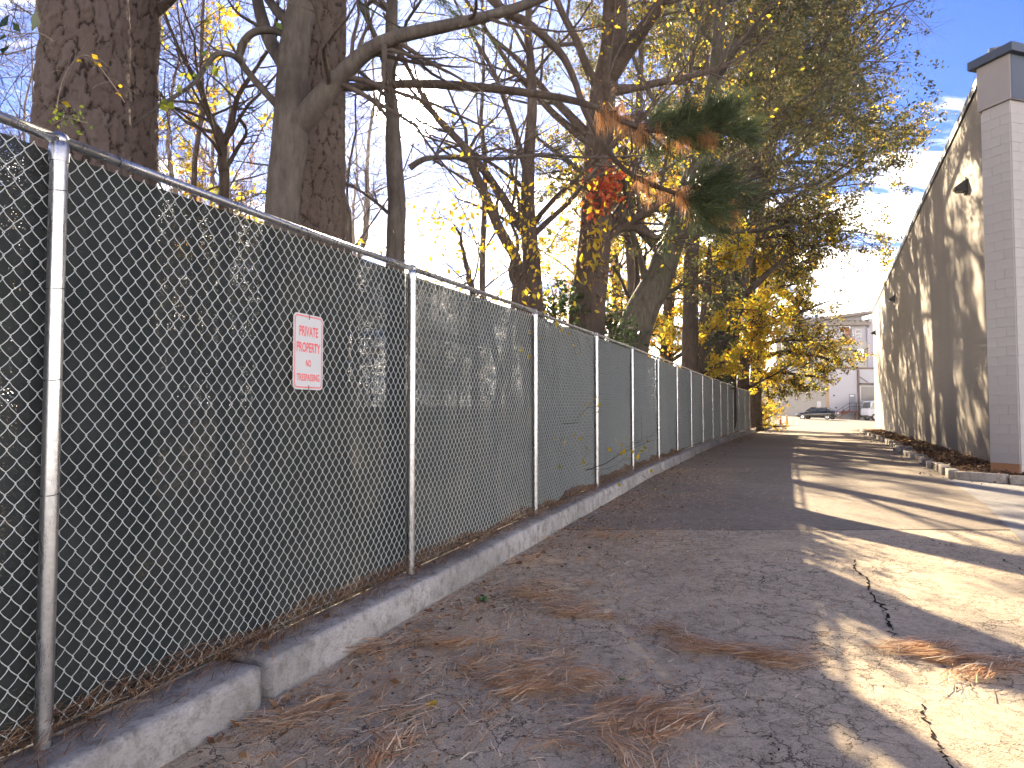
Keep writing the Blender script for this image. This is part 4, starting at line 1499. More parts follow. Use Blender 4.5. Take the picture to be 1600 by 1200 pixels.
# H: ivy clad tree
H_, PH, RH = leafy([(1108, 600, 44), (1116, 520, 42), (1130, 420, 38), (1146, 300, 34), (1158, 180, 30), (1172, 80, 26), (1186, -20, 22), (1200, -200, 16), (1210, -480, 6)], 36.5, 51,
                   'tall tree with its lower trunk wrapped in dark ivy and a fine olive crown', 'ivy_clad_tree', 40, 12, 9, (.42, .99), .23, 'leaf_olive', 70000, .14, up=.03, side=(.12, -.1, 0), tl=.6)
ivr = rs(12)
ci, ri = branch(PH, RH, ivr, 520, (.19, .52), (60, 100), .026, .5, -.02, .2, 5, .08, .5, .2)
put(H_, [('ivy', M['leaf_ivy'], [leaves(ci, ivr, 14000, .14, .15, .8, .8, (0, 1))])])
# I: big spreading olive tree right of it
leafy([(1134, 600, 28), (1146, 500, 26), (1172, 380, 23), (1200, 260, 20), (1216, 140, 17), (1230, 20, 17), (1240, -150, 10), (1246, -300, 4)], 41, 52,
      'broad olive and gold tree whose crown reaches farthest over the road towards the tan building', 'broad_tree', 48, 13, 9, (.42, .99), .20, 'leaf_olive', 96000, .165, up=.02, side=(.25, -.1, 0), leafm2='leaf_gold', f2=.22, tl=.75,
      limbs=[[(1185, 350, 12), (1240, 320, 10), (1310, 280, 7), (1365, 245, 4), (1392, 215, 2)], [(1165, 460, 12), (1220, 410, 9), (1260, 385, 6), (1290, 375, 3)], [(1195, 280, 10), (1260, 230, 8), (1330, 200, 5), (1380, 190, 2)]])
# J: lower layered tree farther along the fence
leafy([(1180, 640, 20), (1182, 570, 19), (1188, 500, 16), (1194, 430, 12), (1200, 370, 8), (1204, 340, 3)], 51, 53,
      'low layered tree with golden underside whose boughs point at the white building', 'layered_tree', 36, 11, 9, (.40, .99), .33, 'leaf_olive', 46000, .17, up=.012, side=(.1, -.1, 0), ang1=(60, 90), leafm2='leaf_gold', f2=.35, tl=.8,
      limbs=[[(1186, 560, 10), (1230, 550, 8), (1275, 556, 5), (1312, 568, 2)], [(1190, 510, 9), (1235, 495, 7), (1275, 478, 4), (1302, 468, 2)], [(1188, 540, 8), (1235, 530, 6), (1280, 540, 3), (1305, 550, 2)], [(1184, 590, 8), (1215, 582, 6), (1250, 586, 4), (1290, 590, 2)], [(1184, 575, 8), (1205, 590, 6), (1230, 598, 4), (1250, 600, 2)]])
# K: golden trees behind the leaning trunk
leafy([(1040, 600, 22), (1042, 520, 20), (1048, 440, 16), (1052, 360, 12), (1058, 290, 6), (1060, 250, 2)], 47, 54,
      'bright golden tree glowing behind the leaning mossy trunk', 'golden_tree', 30, 10, 8, (.22, .99), .34, 'leaf_gold', 15000, .21, up=.02, tl=.5)
leafy([(1092, 610, 20), (1096, 540, 18), (1102, 470, 14), (1106, 420, 10), (1108, 380, 3)], 31, 55,
      'amber understory tree leaning over the fence in front of the ivy trunk', 'amber_tree', 20, 9, 8, (.36, .99), .30, 'leaf_gold', 9000, .14, up=.0, tl=.4)
leafy([(1160, 640, 20), (1162, 570, 18), (1170, 510, 14), (1176, 440, 10), (1180, 390, 3)], 46, 56,
      'amber tree at the far end of the fence above the last posts', 'amber_tree', 22, 9, 8, (.36, .99), .33, 'leaf_gold', 12000, .16, up=.03, tl=.5, side=(.1, -.1, 0))
leafy([(985, 520, 22), (988, 440, 20), (984, 340, 17), (990, 240, 14), (1000, 120, 10), (1008, 0, 7), (1012, -140, 3)], 24, 57,
      'gold flecked tree between the creeper trunk and the leaning trunk', 'gold_flecked_tree', 14, 8, 7, (.25, .99), .3, 'leaf_gold', 8000, .11, up=.03, leafm2='leaf_olive', f2=.4)
leafy([(962, 540, 18), (964, 470, 17), (960, 400, 14), (966, 330, 10), (970, 260, 6), (972, 220, 2)], 44, 64,
      'yellow green tree glimpsed between the creeper trunk and the leaning trunk', 'yellow_green_tree', 30, 10, 8, (.2, .99), .42, 'leaf_gold', 13000, .18, up=.02, tl=.5)
# upper olive mass above the leaning trunk
leafy([(1076, 560, 26), (1080, 420, 24), (1086, 260, 22), (1096, 120, 18), (1104, -20, 14), (1110, -200, 8), (1114, -360, 3)], 26, 58,
      'fine twigged olive tree rising above the needled pine branch', 'olive_tree', 36, 12, 9, (.42, .99), .27, 'leaf_olive', 70000, .12, up=.03)
# L: bare twigs at the top right
bare_tree([(1140, 600, 17), (1150, 450, 16), (1168, 300, 15), (1196, 150, 13), (1222, 20, 14), (1250, -120, 9), (1270, -260, 3)], 38, 59,
          'tall bare tree sending fine reddish twigs into the blue sky', 'bare_tree', 26, 10, 9, (.48, .99), .30, bk='bark_brown', wig=.09, up=.04,
          limbs=[[(1200, 140, 9), (1270, 90, 7), (1330, 40, 5), (1400, 10, 3), (1460, -10, 1.5)], [(1185, 230, 8), (1260, 170, 6), (1330, 120, 4), (1400, 80, 2)], [(1215, 60, 8), (1280, 10, 6), (1350, -30, 3), (1420, -50, 2)]])
leafy([(1180, 655, 10), (1182, 630, 9), (1185, 605, 6), (1188, 580, 3)], 54, 65, 'golden bush at the end of the fence beside the bollards', 'golden_bush', 30, 8, 6, (.08, .99), .5, 'leaf_gold', 5200, .14, up=.03, ang1=(40, 90))
# yellow leaved low growth above the fence
leafy([(738, 470, 10), (736, 430, 9), (728, 390, 6), (716, 350, 3)], 9.5, 60, 'yellow leaved shrub just above the fence right of the slim trunk', 'yellow_shrub', 14, 6, 4, (.1, 1), .6, 'leaf_yellow', 520, .075, up=.02, ang1=(50, 95), droop=1.0)
leafy([(800, 490, 9), (802, 440, 8), (806, 390, 6), (800, 330, 3)], 11, 61, 'sparse yellow shrub behind the third fence post', 'yellow_shrub', 12, 6, 4, (.1, 1), .55, 'leaf_yellow', 420, .08, up=.02, droop=1.0)
for (u, v, Y, r, nl, seed, lab) in ((866, 492, 13.5, .55, 1200, 62, 'dark green shrub peeping over the fence left of the thick trunk'), (952, 506, 15.5, .75, 1500, 63, 'rounded dark green shrub between the thick and the leaning trunks')):
    c_ = at(u, v, Y)
    rg = rs(seed)
    base = np.array([c_[0], c_[1], g(c_[0], c_[1]) + KH - .1])
    P = spline([base, (base + c_) / 2 + .05, c_ + np.array([0, 0, .2])], 8)[None]
    sh = empty('evergreen_shrub', base, lab, 'shrub')
    b1, r1 = branch(P, np.full((1, 8), .04), rg, 26, (.35, 1), (30, 90), .35, .3, .03, .1, 6, .5)
    put(sh, [('stem', M['bark_brown'], [tubes(P, np.full((1, 8), .04), 6), tubes(b1, r1, 4)]), ('leaves', M['leaf_ivy'], [leaves(b1, rg, nl, .10, .16, .6, .2)])])

# vine leaves close behind the fence at left
for lab, leafm, pth, nl, sz, seed in (
        ('broad green vine leaves hanging at the left edge above the fence', 'leaf_ivy', [at(-20, 40, 4.3), at(30, 52, 4.3), at(62, 52, 4.2), at(85, 65, 4.2)], 9, .095, 71),
        ('thin dry vine with yellow leaves climbing the thick pine trunk', 'leaf_yellow', [at(85, 190, 4.4), at(100, 120, 4.5), at(135, 85, 4.5), at(175, 130, 4.5), at(195, 160, 4.5)], 9, .05, 72),
        ('pale green sprig poking over the first fence post', 'leaf_green', [at(80, 195, 3.6), at(105, 185, 3.6), at(135, 192, 3.6)], 60, .02, 73)):
    rg = rs(seed)
    P = spline(pth, 14)[None]
    vo = empty('climbing_vine', P[0, 0], lab, 'vine')
    b1, r1 = branch(P, np.full((1, 14), .004), rg, 14, (.05, 1), (30, 80), .22, .4, -.03, .2, 6, .6)
    put(vo, [('stem', M['bark_pale'], [tubes(P, np.full((1, 14), .0035), 5), tubes(b1, np.maximum(r1 * .5, .0012), 3)]), ('leaves', M[leafm], [leaves(np.concatenate([spline(x, 14)[None] for x in b1] + [P]), rg, nl, sz, .03, .75, .6, (0, 1))])])

# ---- woods behind: prototypes copied
def proto(seed, h, r, leafm=None, nleaf=0, bk='bark_pale', n1=14, ln=.36, n2=8, n3=6):
    rg = rs(seed)
    zs = np.linspace(0, h, 14)
    P = np.stack([zs * 0, zs * 0, zs], 1)[None]
    P = wiggle(P, rg, .35, seed)
    R = (r * (1 - zs / h * .85))[None]
    b1, r1 = branch(P, R, rg, n1, (.22, .98), (28, 65), ln, .35, .05, .10, 9, .5, .15, .5)
    c1, q1 = branch(b1, r1, rg, n2, (.2, 1), (28, 60), .42, .4, .02, .13, 6, .5, .25)
    c2, q2 = branch(c1, q1, rg, n3, (.2, 1), (25, 60), .5, .4, .0, .14, 4, .5, .4)
    q1 = np.maximum(q1, .006); q2 = np.maximum(q2, .0045)
    parts = [('trunk', M[bk], [tubes(P, R, 9), tubes(b1, r1, 5)]), ('twigs', M[bk], [tubes(c1, q1, 3), tubes(c2, q2, 3)])]
    if leafm:
        parts.append(('leaves', M[leafm], [leaves(c2, rg, nleaf, .11, .06, .6, .5)]))
    T_ = empty('bare_tree', (0, 0, 0))
    put(T_, parts)
    return T_


def copy_tree(o):
    c = o.copy()
    COL.objects.link(c)
    for ch in o.children:
        d = ch.copy()
        COL.objects.link(d)
        d.parent = c
    return c


protos = [(proto(81, 15, .13), 'bare grey tree with ascending branches in the woods behind the fence', 'bare trees in the woods'),
          (proto(82, 13, .10, bk='bark_thin', n1=16), 'thin dark bare tree in the woods behind the fence', 'thin dark trees in the woods'),
          (proto(83, 11, .11, 'leaf_tan', 2600), 'bare tree still holding tan leaves in the woods behind the fence', 'tan leaved trees in the woods'),
          (proto(84, 9, .09, 'leaf_gold', 2200, n1=18), 'small gold leaved tree in the woods behind the fence', 'gold leaved trees in the woods')]
wr = rs(90)
spots = []
used = [0, 0, 0, 0]
cand = []
for Y in (13, 16, 19, 22, 26, 30, 35, 41, 48, 56, 65, 75):
    step = 1.5 + Y * .045
    xmin = -.92 * Y
    xmax = min(fline(Y) - 2.2, .10 * Y + 2)
    x = xmin + wr.uniform(0, step)
    while x < xmax:
        u = 800 + F * x / Y
        # keep the glade below the sun fairly open
        if not (540 < u < 1050 and wr.rand() < (.93 if Y < 45 else .45)):
            cand.append((x + wr.uniform(-.4, .4), Y + wr.uniform(-1, 1)))
        x += step * wr.uniform(.8, 1.7)
for (x, Y) in cand:
    r_ = wr.rand()
    k = 0 if r_ < .30 else 1 if r_ < .55 else 2 if r_ < .83 else 3
    if Y < 20 and k >= 2 and wr.rand() < .7:
        k = 1
    o = protos[k][0] if not used[k] else copy_tree(protos[k][0])
    used[k] += 1
    sc = wr.uniform(.7, 1.25)
    o.location = (x, Y, float(g(x, Y)) + KH - .1)
    o.rotation_euler = (wr.uniform(-.06, .06), wr.uniform(-.06, .06), wr.uniform(0, 6.28))
    o.scale = (sc, sc, sc)
    tag(o, protos[k][1], 'tree', protos[k][2])

# ------------------------------------------------------------------ litter
def strips(C, A, L, wd, rng, lift=.012, curve=.25):
    """pine straw: thin bent strips lying on the ground; C (n,3), A angle, L length"""
    n_ = len(C)
    d = np.stack([np.cos(A), np.sin(A), rng.uniform(-.05, .12, n_)], 1)
    b = np.stack([-np.sin(A), np.cos(A), rng.uniform(-.4, .4, n_)], 1)
    cv = rng.randn(n_) * curve
    p0 = C - d * L[:, None] * .5
    p1 = C + b * (cv * L * .25)[:, None] + np.array([0, 0, 1.0]) * (rng.uniform(0, 1, n_) * lift)[:, None]
    p2 = C + d * L[:, None] * .5
    w_ = (wd * .5)[:, None]
    V = np.stack([p0 - b * w_, p0 + b * w_, p1 + b * w_, p2, p1 - b * w_], 1).reshape(-1, 3)
    k = np.arange(n_) * 5
    return V, [np.stack([k, k + 1, k + 2, k + 4], 1), np.stack([k + 4, k + 2, k + 3], 1)]


def road_pt(u, v, z0=.06):
    d = ray(u, v)
    z = z0
    for _ in range(4):
        t_ = -(CAM_H - z) / d[2]
        z = float(g(d[0] * t_, d[1] * t_))
    return np.array([d[0] * t_, d[1] * t_])


def flat_leaves(C, rng, size):
    n_ = len(C)
    A = rng.uniform(0, 6.28, n_)
    tl_ = rng.randn(n_, 2) * .35
    a = np.stack([np.cos(A), np.sin(A), tl_[:, 0]], 1); b = np.stack([-np.sin(A), np.cos(A), tl_[:, 1]], 1)
    s = (size * rng.uniform(.5, 1.3, n_))[:, None]
    up = np.array([0, 0, 1.0])
    V = np.stack([C - a * s * .5, C + b * s * .33 + up * s * .12, C + a * s * .5 + up * s * .05, C - b * s * .33 + up * s * .10], 1).reshape(-1, 3)
    k = np.arange(n_) * 4
    return V, [np.stack([k, k + 1, k + 2], 1), np.stack([k, k + 2, k + 3], 1)]


lr2 = rs(55)
# drifts of pine straw: pixel centre, spread along/across in metres, main angle, count
drifts = [((700, 1010), .55, .10, .15, 520), ((560, 1020), .35, .09, .2, 260), ((860, 935), .30, .14, -.6, 620), ((900, 960), .25, .12, -.3, 420), ((890, 915), .4, .10, .1, 260), ((1065, 1000), .26, .13, -.9, 520),
          ((1130, 1025), .30, .08, -.3, 420), ((1235, 1038), .24, .05, -.35, 300), ((1480, 1030), .34, .09, -.25, 900), ((1440, 1018), .22, .06, -.1, 420), ((1540, 1055), .25, .07, .3, 520), ((840, 1065), .5, .12, .05, 620), ((1000, 1120), .36, .12, .2, 620),
          ((1040, 1140), .30, .10, .35, 420), ((760, 1050), .5, .2, .1, 360), ((920, 840), .7, .15, .05, 420), ((1000, 830), .6, .12, .0, 220), ((820, 880), .6, .14, .1, 320), ((620, 1170), .16, .06, 1.2, 180), ((990, 1175), .25, .12, 1.9, 260),
          ((480, 1120), .5, .2, .5, 320), ((1180, 1020), .25, .06, -.2, 220), ((860, 1080), .45, .10, -.4, 320), ((700, 1100), .4, .2, .3, 220)]
CC, AA, LL = [], [], []
for (u, v), s1, s2, an, cnt in drifts:
    c0_ = road_pt(u, v)
    nbd = max(4, cnt // 34)
    bo = lr2.randn(nbd, 2) * np.array([s1, s2]) * .62
    ba = an + lr2.randn(nbd) * .45
    bw = lr2.uniform(.02, .06, nbd)
    for q0, a0, w0_ in zip(bo, ba, bw):
        m_ = lr2.randint(10, 24)
        co, si = math.cos(an), math.sin(an)
        cc_ = c0_ + np.array([q0[0] * co - q0[1] * si, q0[0] * si + q0[1] * co])
        aa = a0 + lr2.randn(m_) * .28
        off_ = lr2.randn(m_, 2) * np.array([.05, w0_])
        xy = cc_ + np.stack([off_[:, 0] * np.cos(a0) - off_[:, 1] * np.sin(a0), off_[:, 0] * np.sin(a0) + off_[:, 1] * np.cos(a0)], 1)
        z = g(xy[:, 0], xy[:, 1]) + .008 + lr2.uniform(0, .05, m_)
        CC.append(np.concatenate([xy, z[:, None]], 1)); AA.append(aa); LL.append(lr2.uniform(.11, .27, m_))
# loose scatter, thick near the kerb
ns = 11000
yy = lr2.uniform(1.6, 17, ns) ** 1.0
offs = np.abs(lr2.randn(ns)) * 1.0 + .02
offs = np.where(lr2.rand(ns) < .08, lr2.uniform(0, 4.5, ns), offs)
xx = fline(yy) + (.24 + offs) / math.cos(.35)
keep = (fbm(np.stack([xx * 1.1, yy * 1.1, xx * 0], -1), 5, 3) > lr2.uniform(-.55, .35, ns))
xx, yy = xx[keep], yy[keep]
CC.append(np.stack([xx, yy, g(xx, yy) + .006], 1)); AA.append(lr2.uniform(0, 3.14, len(xx)) * .6 + lr2.randn(len(xx)) * .3); LL.append(lr2.uniform(.06, .18, len(xx)))
CC, AA, LL = np.vstack(CC), np.concatenate(AA), np.concatenate(LL)
ok = CC[:, 0] > fline(CC[:, 1]) + .27
CC, AA, LL = CC[ok], AA[ok], LL[ok]
V, Fs = strips(CC, AA, LL, lr2.uniform(.0026, .0062, len(CC)), lr2, .014)
mk('pine_straw', V, Fs, M['straw'])['kind'] = 'stuff'
nk = 5200
yy = lr2.uniform(1.8, 11, nk)
xx = fline(yy) + (.26 + np.abs(lr2.randn(nk)) * 1.3) / math.cos(.35)
V, Fs = flat_leaves(np.stack([xx, yy, g(xx, yy) + .008], 1), lr2, .016)
mk('crumbled_litter', V, Fs, M['litter'])['kind'] = 'stuff'
# straw and leaves on top of the kerb against the fence
nk = 19000
yy = lr2.uniform(.6, 20, nk) ** 1.0
ofs = -.08 + np.abs(lr2.randn(nk)) * .095
ofs = np.minimum(ofs, .20)
hump = .15 * np.exp(-((ofs + .01) / .085) ** 2) * (.45 + .55 * vnoise(np.stack([yy * 2.2, yy * 0, yy * 0], -1), 3))
xx = fline(yy) + ofs / math.cos(.35)
zz_ = g(xx, yy) + KH + .006 + np.maximum(hump, 0) * lr2.uniform(.1, 1.1, nk)
V, Fs = strips(np.stack([xx, yy, zz_], 1), 1.22 + lr2.randn(nk) * .6, lr2.uniform(.06, .19, nk), lr2.uniform(.002, .0042, nk), lr2, .03)
mk('kerb_straw', V, Fs, M['straw_old'])['kind'] = 'stuff'


nk = 1800
yy = lr2.uniform(.6, 46, nk)
ofs = -.16 + np.abs(lr2.randn(nk)) * .10
xx = fline(yy) + np.minimum(ofs, .18) / math.cos(.35)
V, Fs = flat_leaves(np.stack([xx, yy, g(xx, yy) + KH + lr2.uniform(.01, .06, nk)], 1), lr2, .05)
mk('kerb_leaf_litter', V, Fs, M['litter'])['kind'] = 'stuff'
# leaves at the kerb foot and along the far road edge
nk = 2600
yy = lr2.uniform(2, 60, nk)
ofs = .26 + np.abs(lr2.randn(nk)) * (.25 + .012 * yy)
xx = fline(yy) + ofs / math.cos(.38)
V, Fs = flat_leaves(np.stack([xx, yy, g(xx, yy) + .012], 1), lr2, .05)
mk('road_leaf_litter', V, Fs, M['litter'])['kind'] = 'stuff'
# fallen leaves and bark chips on the mulch bed
nk = 8000
yy = 13 + 34 * lr2.uniform(0, 1, nk) ** 1.4
tt = lr2.uniform(0, 1, nk)
xl = np.interp(yy, ys, exl); xr = np.interp(yy, ys, wxr)
xx = xl * (1 - tt) + xr * tt
xx = np.where(lr2.rand(nk) < .025, xl - np.abs(lr2.randn(nk)) * .35, xx)
V, Fs = flat_leaves(np.stack([xx, yy, g(xx, yy) + np.where(xx < xl, .012, .10 + .07 * tt + lr2.uniform(0, .05, nk))], 1), lr2, .07)
mk('bark_chips', V, Fs, M['chips'])['kind'] = 'stuff'
nk = 700
yy = 13.5 + 36 * lr2.uniform(0, 1, nk)
tt = lr2.uniform(0, 1, nk)
xx = np.interp(yy, ys, exl) * (1 - tt) + np.interp(yy, ys, wxr) * tt
V, Fs = flat_leaves(np.stack([xx, yy, g(xx, yy) + .12 + .07 * tt + lr2.uniform(0, .04, nk)], 1), lr2, .10)
mk('bed_leaf_litter', V, Fs, M['leaf_tan'])['kind'] = 'stuff'
# leaf litter on the woodland floor, seen through the screen and under the fence
nk = 5000
yy = lr2.uniform(1, 50, nk)
xx = fline(yy) - .1 - np.abs(lr2.randn(nk)) * 1.2
V, Fs = flat_leaves(np.stack([xx, yy, g(xx, yy) + KH + .03], 1), lr2, .08)
mk('woodland_leaf_litter', V, Fs, M['litter'])['kind'] = 'stuff'

# single leaves and the weed
def leaf_thing(u, v, mat_, size, seed, label, name='fallen_leaf'):
    p = road_pt(u, v)
    c_ = np.array([*p, float(g(*p)) + .012])
    rg = rs(seed)
    npt_ = 11
    th = np.linspace(0, 2 * np.pi, npt_, endpoint=False) + rg.uniform(0, 6)
    rr = size * .5 * np.where(np.arange(npt_) % 2 == 0, 1.0, .55) * rg.uniform(.85, 1.15, npt_)
    V = np.vstack([c_ + np.array([0, 0, .002]), np.stack([c_[0] + rr * np.cos(th), c_[1] + rr * np.sin(th), c_[2] + rg.uniform(.0, .03, npt_) * size * 8], 1)])
    i = np.arange(npt_)
    o = mk(name, V, np.stack([0 * i, i + 1, (i + 1) % npt_ + 1], 1), mat_, None, False, origin=c_)
    return tag(o, label, 'leaf')


leaf_thing(675, 1105, M['leaf_yellow'], .075, 1, 'single yellow lobed leaf on the asphalt near the bottom of the picture')
leaf_thing(973, 1066, M['leaf_green'], .055, 2, 'small pale green leaf lying among the pine straw')
leaf_thing(247, 1139, M['leaf_tan'], .07, 3, 'tan curled leaf at the kerb top beside the first fence post')['label'] = 'tan curled leaf on the asphalt close to the kerb'
wp = road_pt(755, 940)
wc = np.array([*wp, float(g(*wp))])
weed = empty('weed', wc, 'little green broad leaved weed sprouting from the asphalt near the kerb', 'weed')
wrg = rs(13)
mbw = MB()
for k in range(9):
    an = k * .7 + wrg.uniform(-.2, .2)
    d = np.array([math.cos(an), math.sin(an), wrg.uniform(.3, .9)]); d /= np.linalg.norm(d)
    b = np.array([-math.sin(an), math.cos(an), 0])
    L_ = wrg.uniform(.05, .09)
    p0 = wc + np.array([0, 0, .004])
    mid = p0 + d * L_ * .55
    tip = p0 + d * L_ + np.array([0, 0, -.015])
    V = [p0, mid - b * L_ * .24, mid + b * L_ * .24, tip, mid + np.array([0, 0, -.006])]
    mbw.add(V, [(0, 4, 1), (0, 2, 4), (1, 4, 3), (4, 2, 3)])
mbw.build('leaf_rosette', simple('weed_green', (.06, .15, .035), .5, 0, .25, 30, .1), weed, True)
mb = MB(); mb.tube([wc - np.array([0, 0, .005]), wc + np.array([0.004, 0, .035])], .003, 5)
mb.build('stem', M['leaf_ivy'], weed, True)

# ------------------------------------------------------------------ long cracks in the asphalt (thin sheets lying on it)
def crack(pts, w0, seed, name='pavement_crack'):
    rg = rs(seed)
    P = np.array([road_pt(*p) for p in pts])
    S = spline(P, 12 * len(P))
    t = np.gradient(S, axis=0); t /= np.linalg.norm(t, axis=1, keepdims=True) + 1e-9
    nrm = np.stack([-t[:, 1], t[:, 0]], 1)
    ph = np.arange(len(S)) * .55
    S = S + nrm * (fbm(np.stack([ph, ph * 0 + seed, ph * 0], -1), seed, 3) * .035)[:, None]
    w_ = w0 * np.clip(.55 + .9 * vnoise(np.stack([ph * 1.3, ph * 0, ph * 0 + seed], -1), seed + 3), .12, 1.6)
    w_ *= np.minimum(1, np.minimum(np.arange(len(S)), np.arange(len(S))[::-1]) / 6.0) + .05
    Vl = S + nrm * w_[:, None]; Vr = S - nrm * w_[:, None]
    z = g(S[:, 0], S[:, 1]) + .010 * fbm(np.stack([S[:, 0] * .7, S[:, 1] * .7, S[:, 0] * 0], -1), 3, 4) + .0035
    V = np.concatenate([np.stack([Vl[:, 0], Vl[:, 1], z], 1), np.stack([Vr[:, 0], Vr[:, 1], z], 1)])
    k = np.arange(len(S) - 1); m_ = len(S)
    o = mk(name, V, np.stack([k, k + 1, k + 1 + m_, k + m_], 1), M['crack'], None, False)
    o.parent = bpy.data.objects['old_asphalt_road']
    return o


for i, (pp, w0) in enumerate((
        ([(1330, 868), (1338, 890), (1356, 908), (1362, 930), (1384, 958), (1392, 985), (1402, 1003)], .011),
        ([(1436, 1085), (1442, 1118), (1458, 1150), (1476, 1180), (1492, 1215)], .009),
        ([(1480, 1022), (1520, 1028), (1560, 1025), (1610, 1030)], .007),
        ([(1158, 1128), (1164, 1142), (1200, 1150), (1210, 1168), (1206, 1190)], .005),
        ([(1158, 1128), (1150, 1110), (1135, 1100)], .003), ([(1200, 1180), (1160, 1195), (1120, 1205)], .003),
        ([(1188, 888), (1192, 902), (1186, 915)], .006), ([(610, 1160), (650, 1148), (690, 1130), (725, 1110), (740, 1085)], .005),
        ([(700, 1180), (712, 1160), (722, 1150)], .004), ([(900, 1150), (912, 1165), (940, 1178), (985, 1195)], .004),
        ([(1100, 947), (1160, 950), (1230, 955), (1290, 962)], .0028), ([(1440, 835), (1470, 850), (1500, 855)], .008), ([(1560, 870), (1600, 895)], .006))):
    crack(pp, w0, 500 + i)

# ------------------------------------------------------------------ far end: bollards, sign, car, truck, buildings
def ground_pt(u, Y):
    x = (u - 800) / F * Y
    return np.array([x, Y, float(g(x, Y))])


for u, Y, mt, h, r, lab in ((1229, 66, 'yellow_paint', .95, .10, 'yellow bollard at the end of the fence'), (1219, 66, 'red_paint', .85, .10, 'orange red bollard left of the yellow one'), (1201, 67, 'grey_paint', .65, .13, 'short grey bollard near the leaf pile')):
    p = ground_pt(u, Y)
    b = empty('bollard', p, lab, 'bollard')
    mb = MB(); mb.lathe(p, [(r, -.1), (r, h - .06), (r * .85, h - .02), (r * .4, h), (.001, h + .005)], 16)
    mb.build('post', M[mt], b, True)
    mb = MB(); mb.lathe(p, [(r + .004, h * .62), (r + .004, h * .74)], 16); mb.build('band', M['white_paint'], b, True)
    mb = MB(); mb.lathe(p, [(r * 1.5, -.05), (r * 1.5, .03), (r, .05)], 16); mb.build('collar', M['deck_concrete'], b, True)

# low kerb island round the bollards
isl = empty('kerb_island', ground_pt(1205, 65), kind='structure')
for q in range(5):
    a = ground_pt(1190 + q * 9.5, 62.5)
    rough_block(a + np.array([0, 0, .05]), np.array([1.0, 0]), .52, .18, .16, 400 + q, M['edging'], isl, 'kerb_block')

# car: front to the left and away
CARL = 4.55


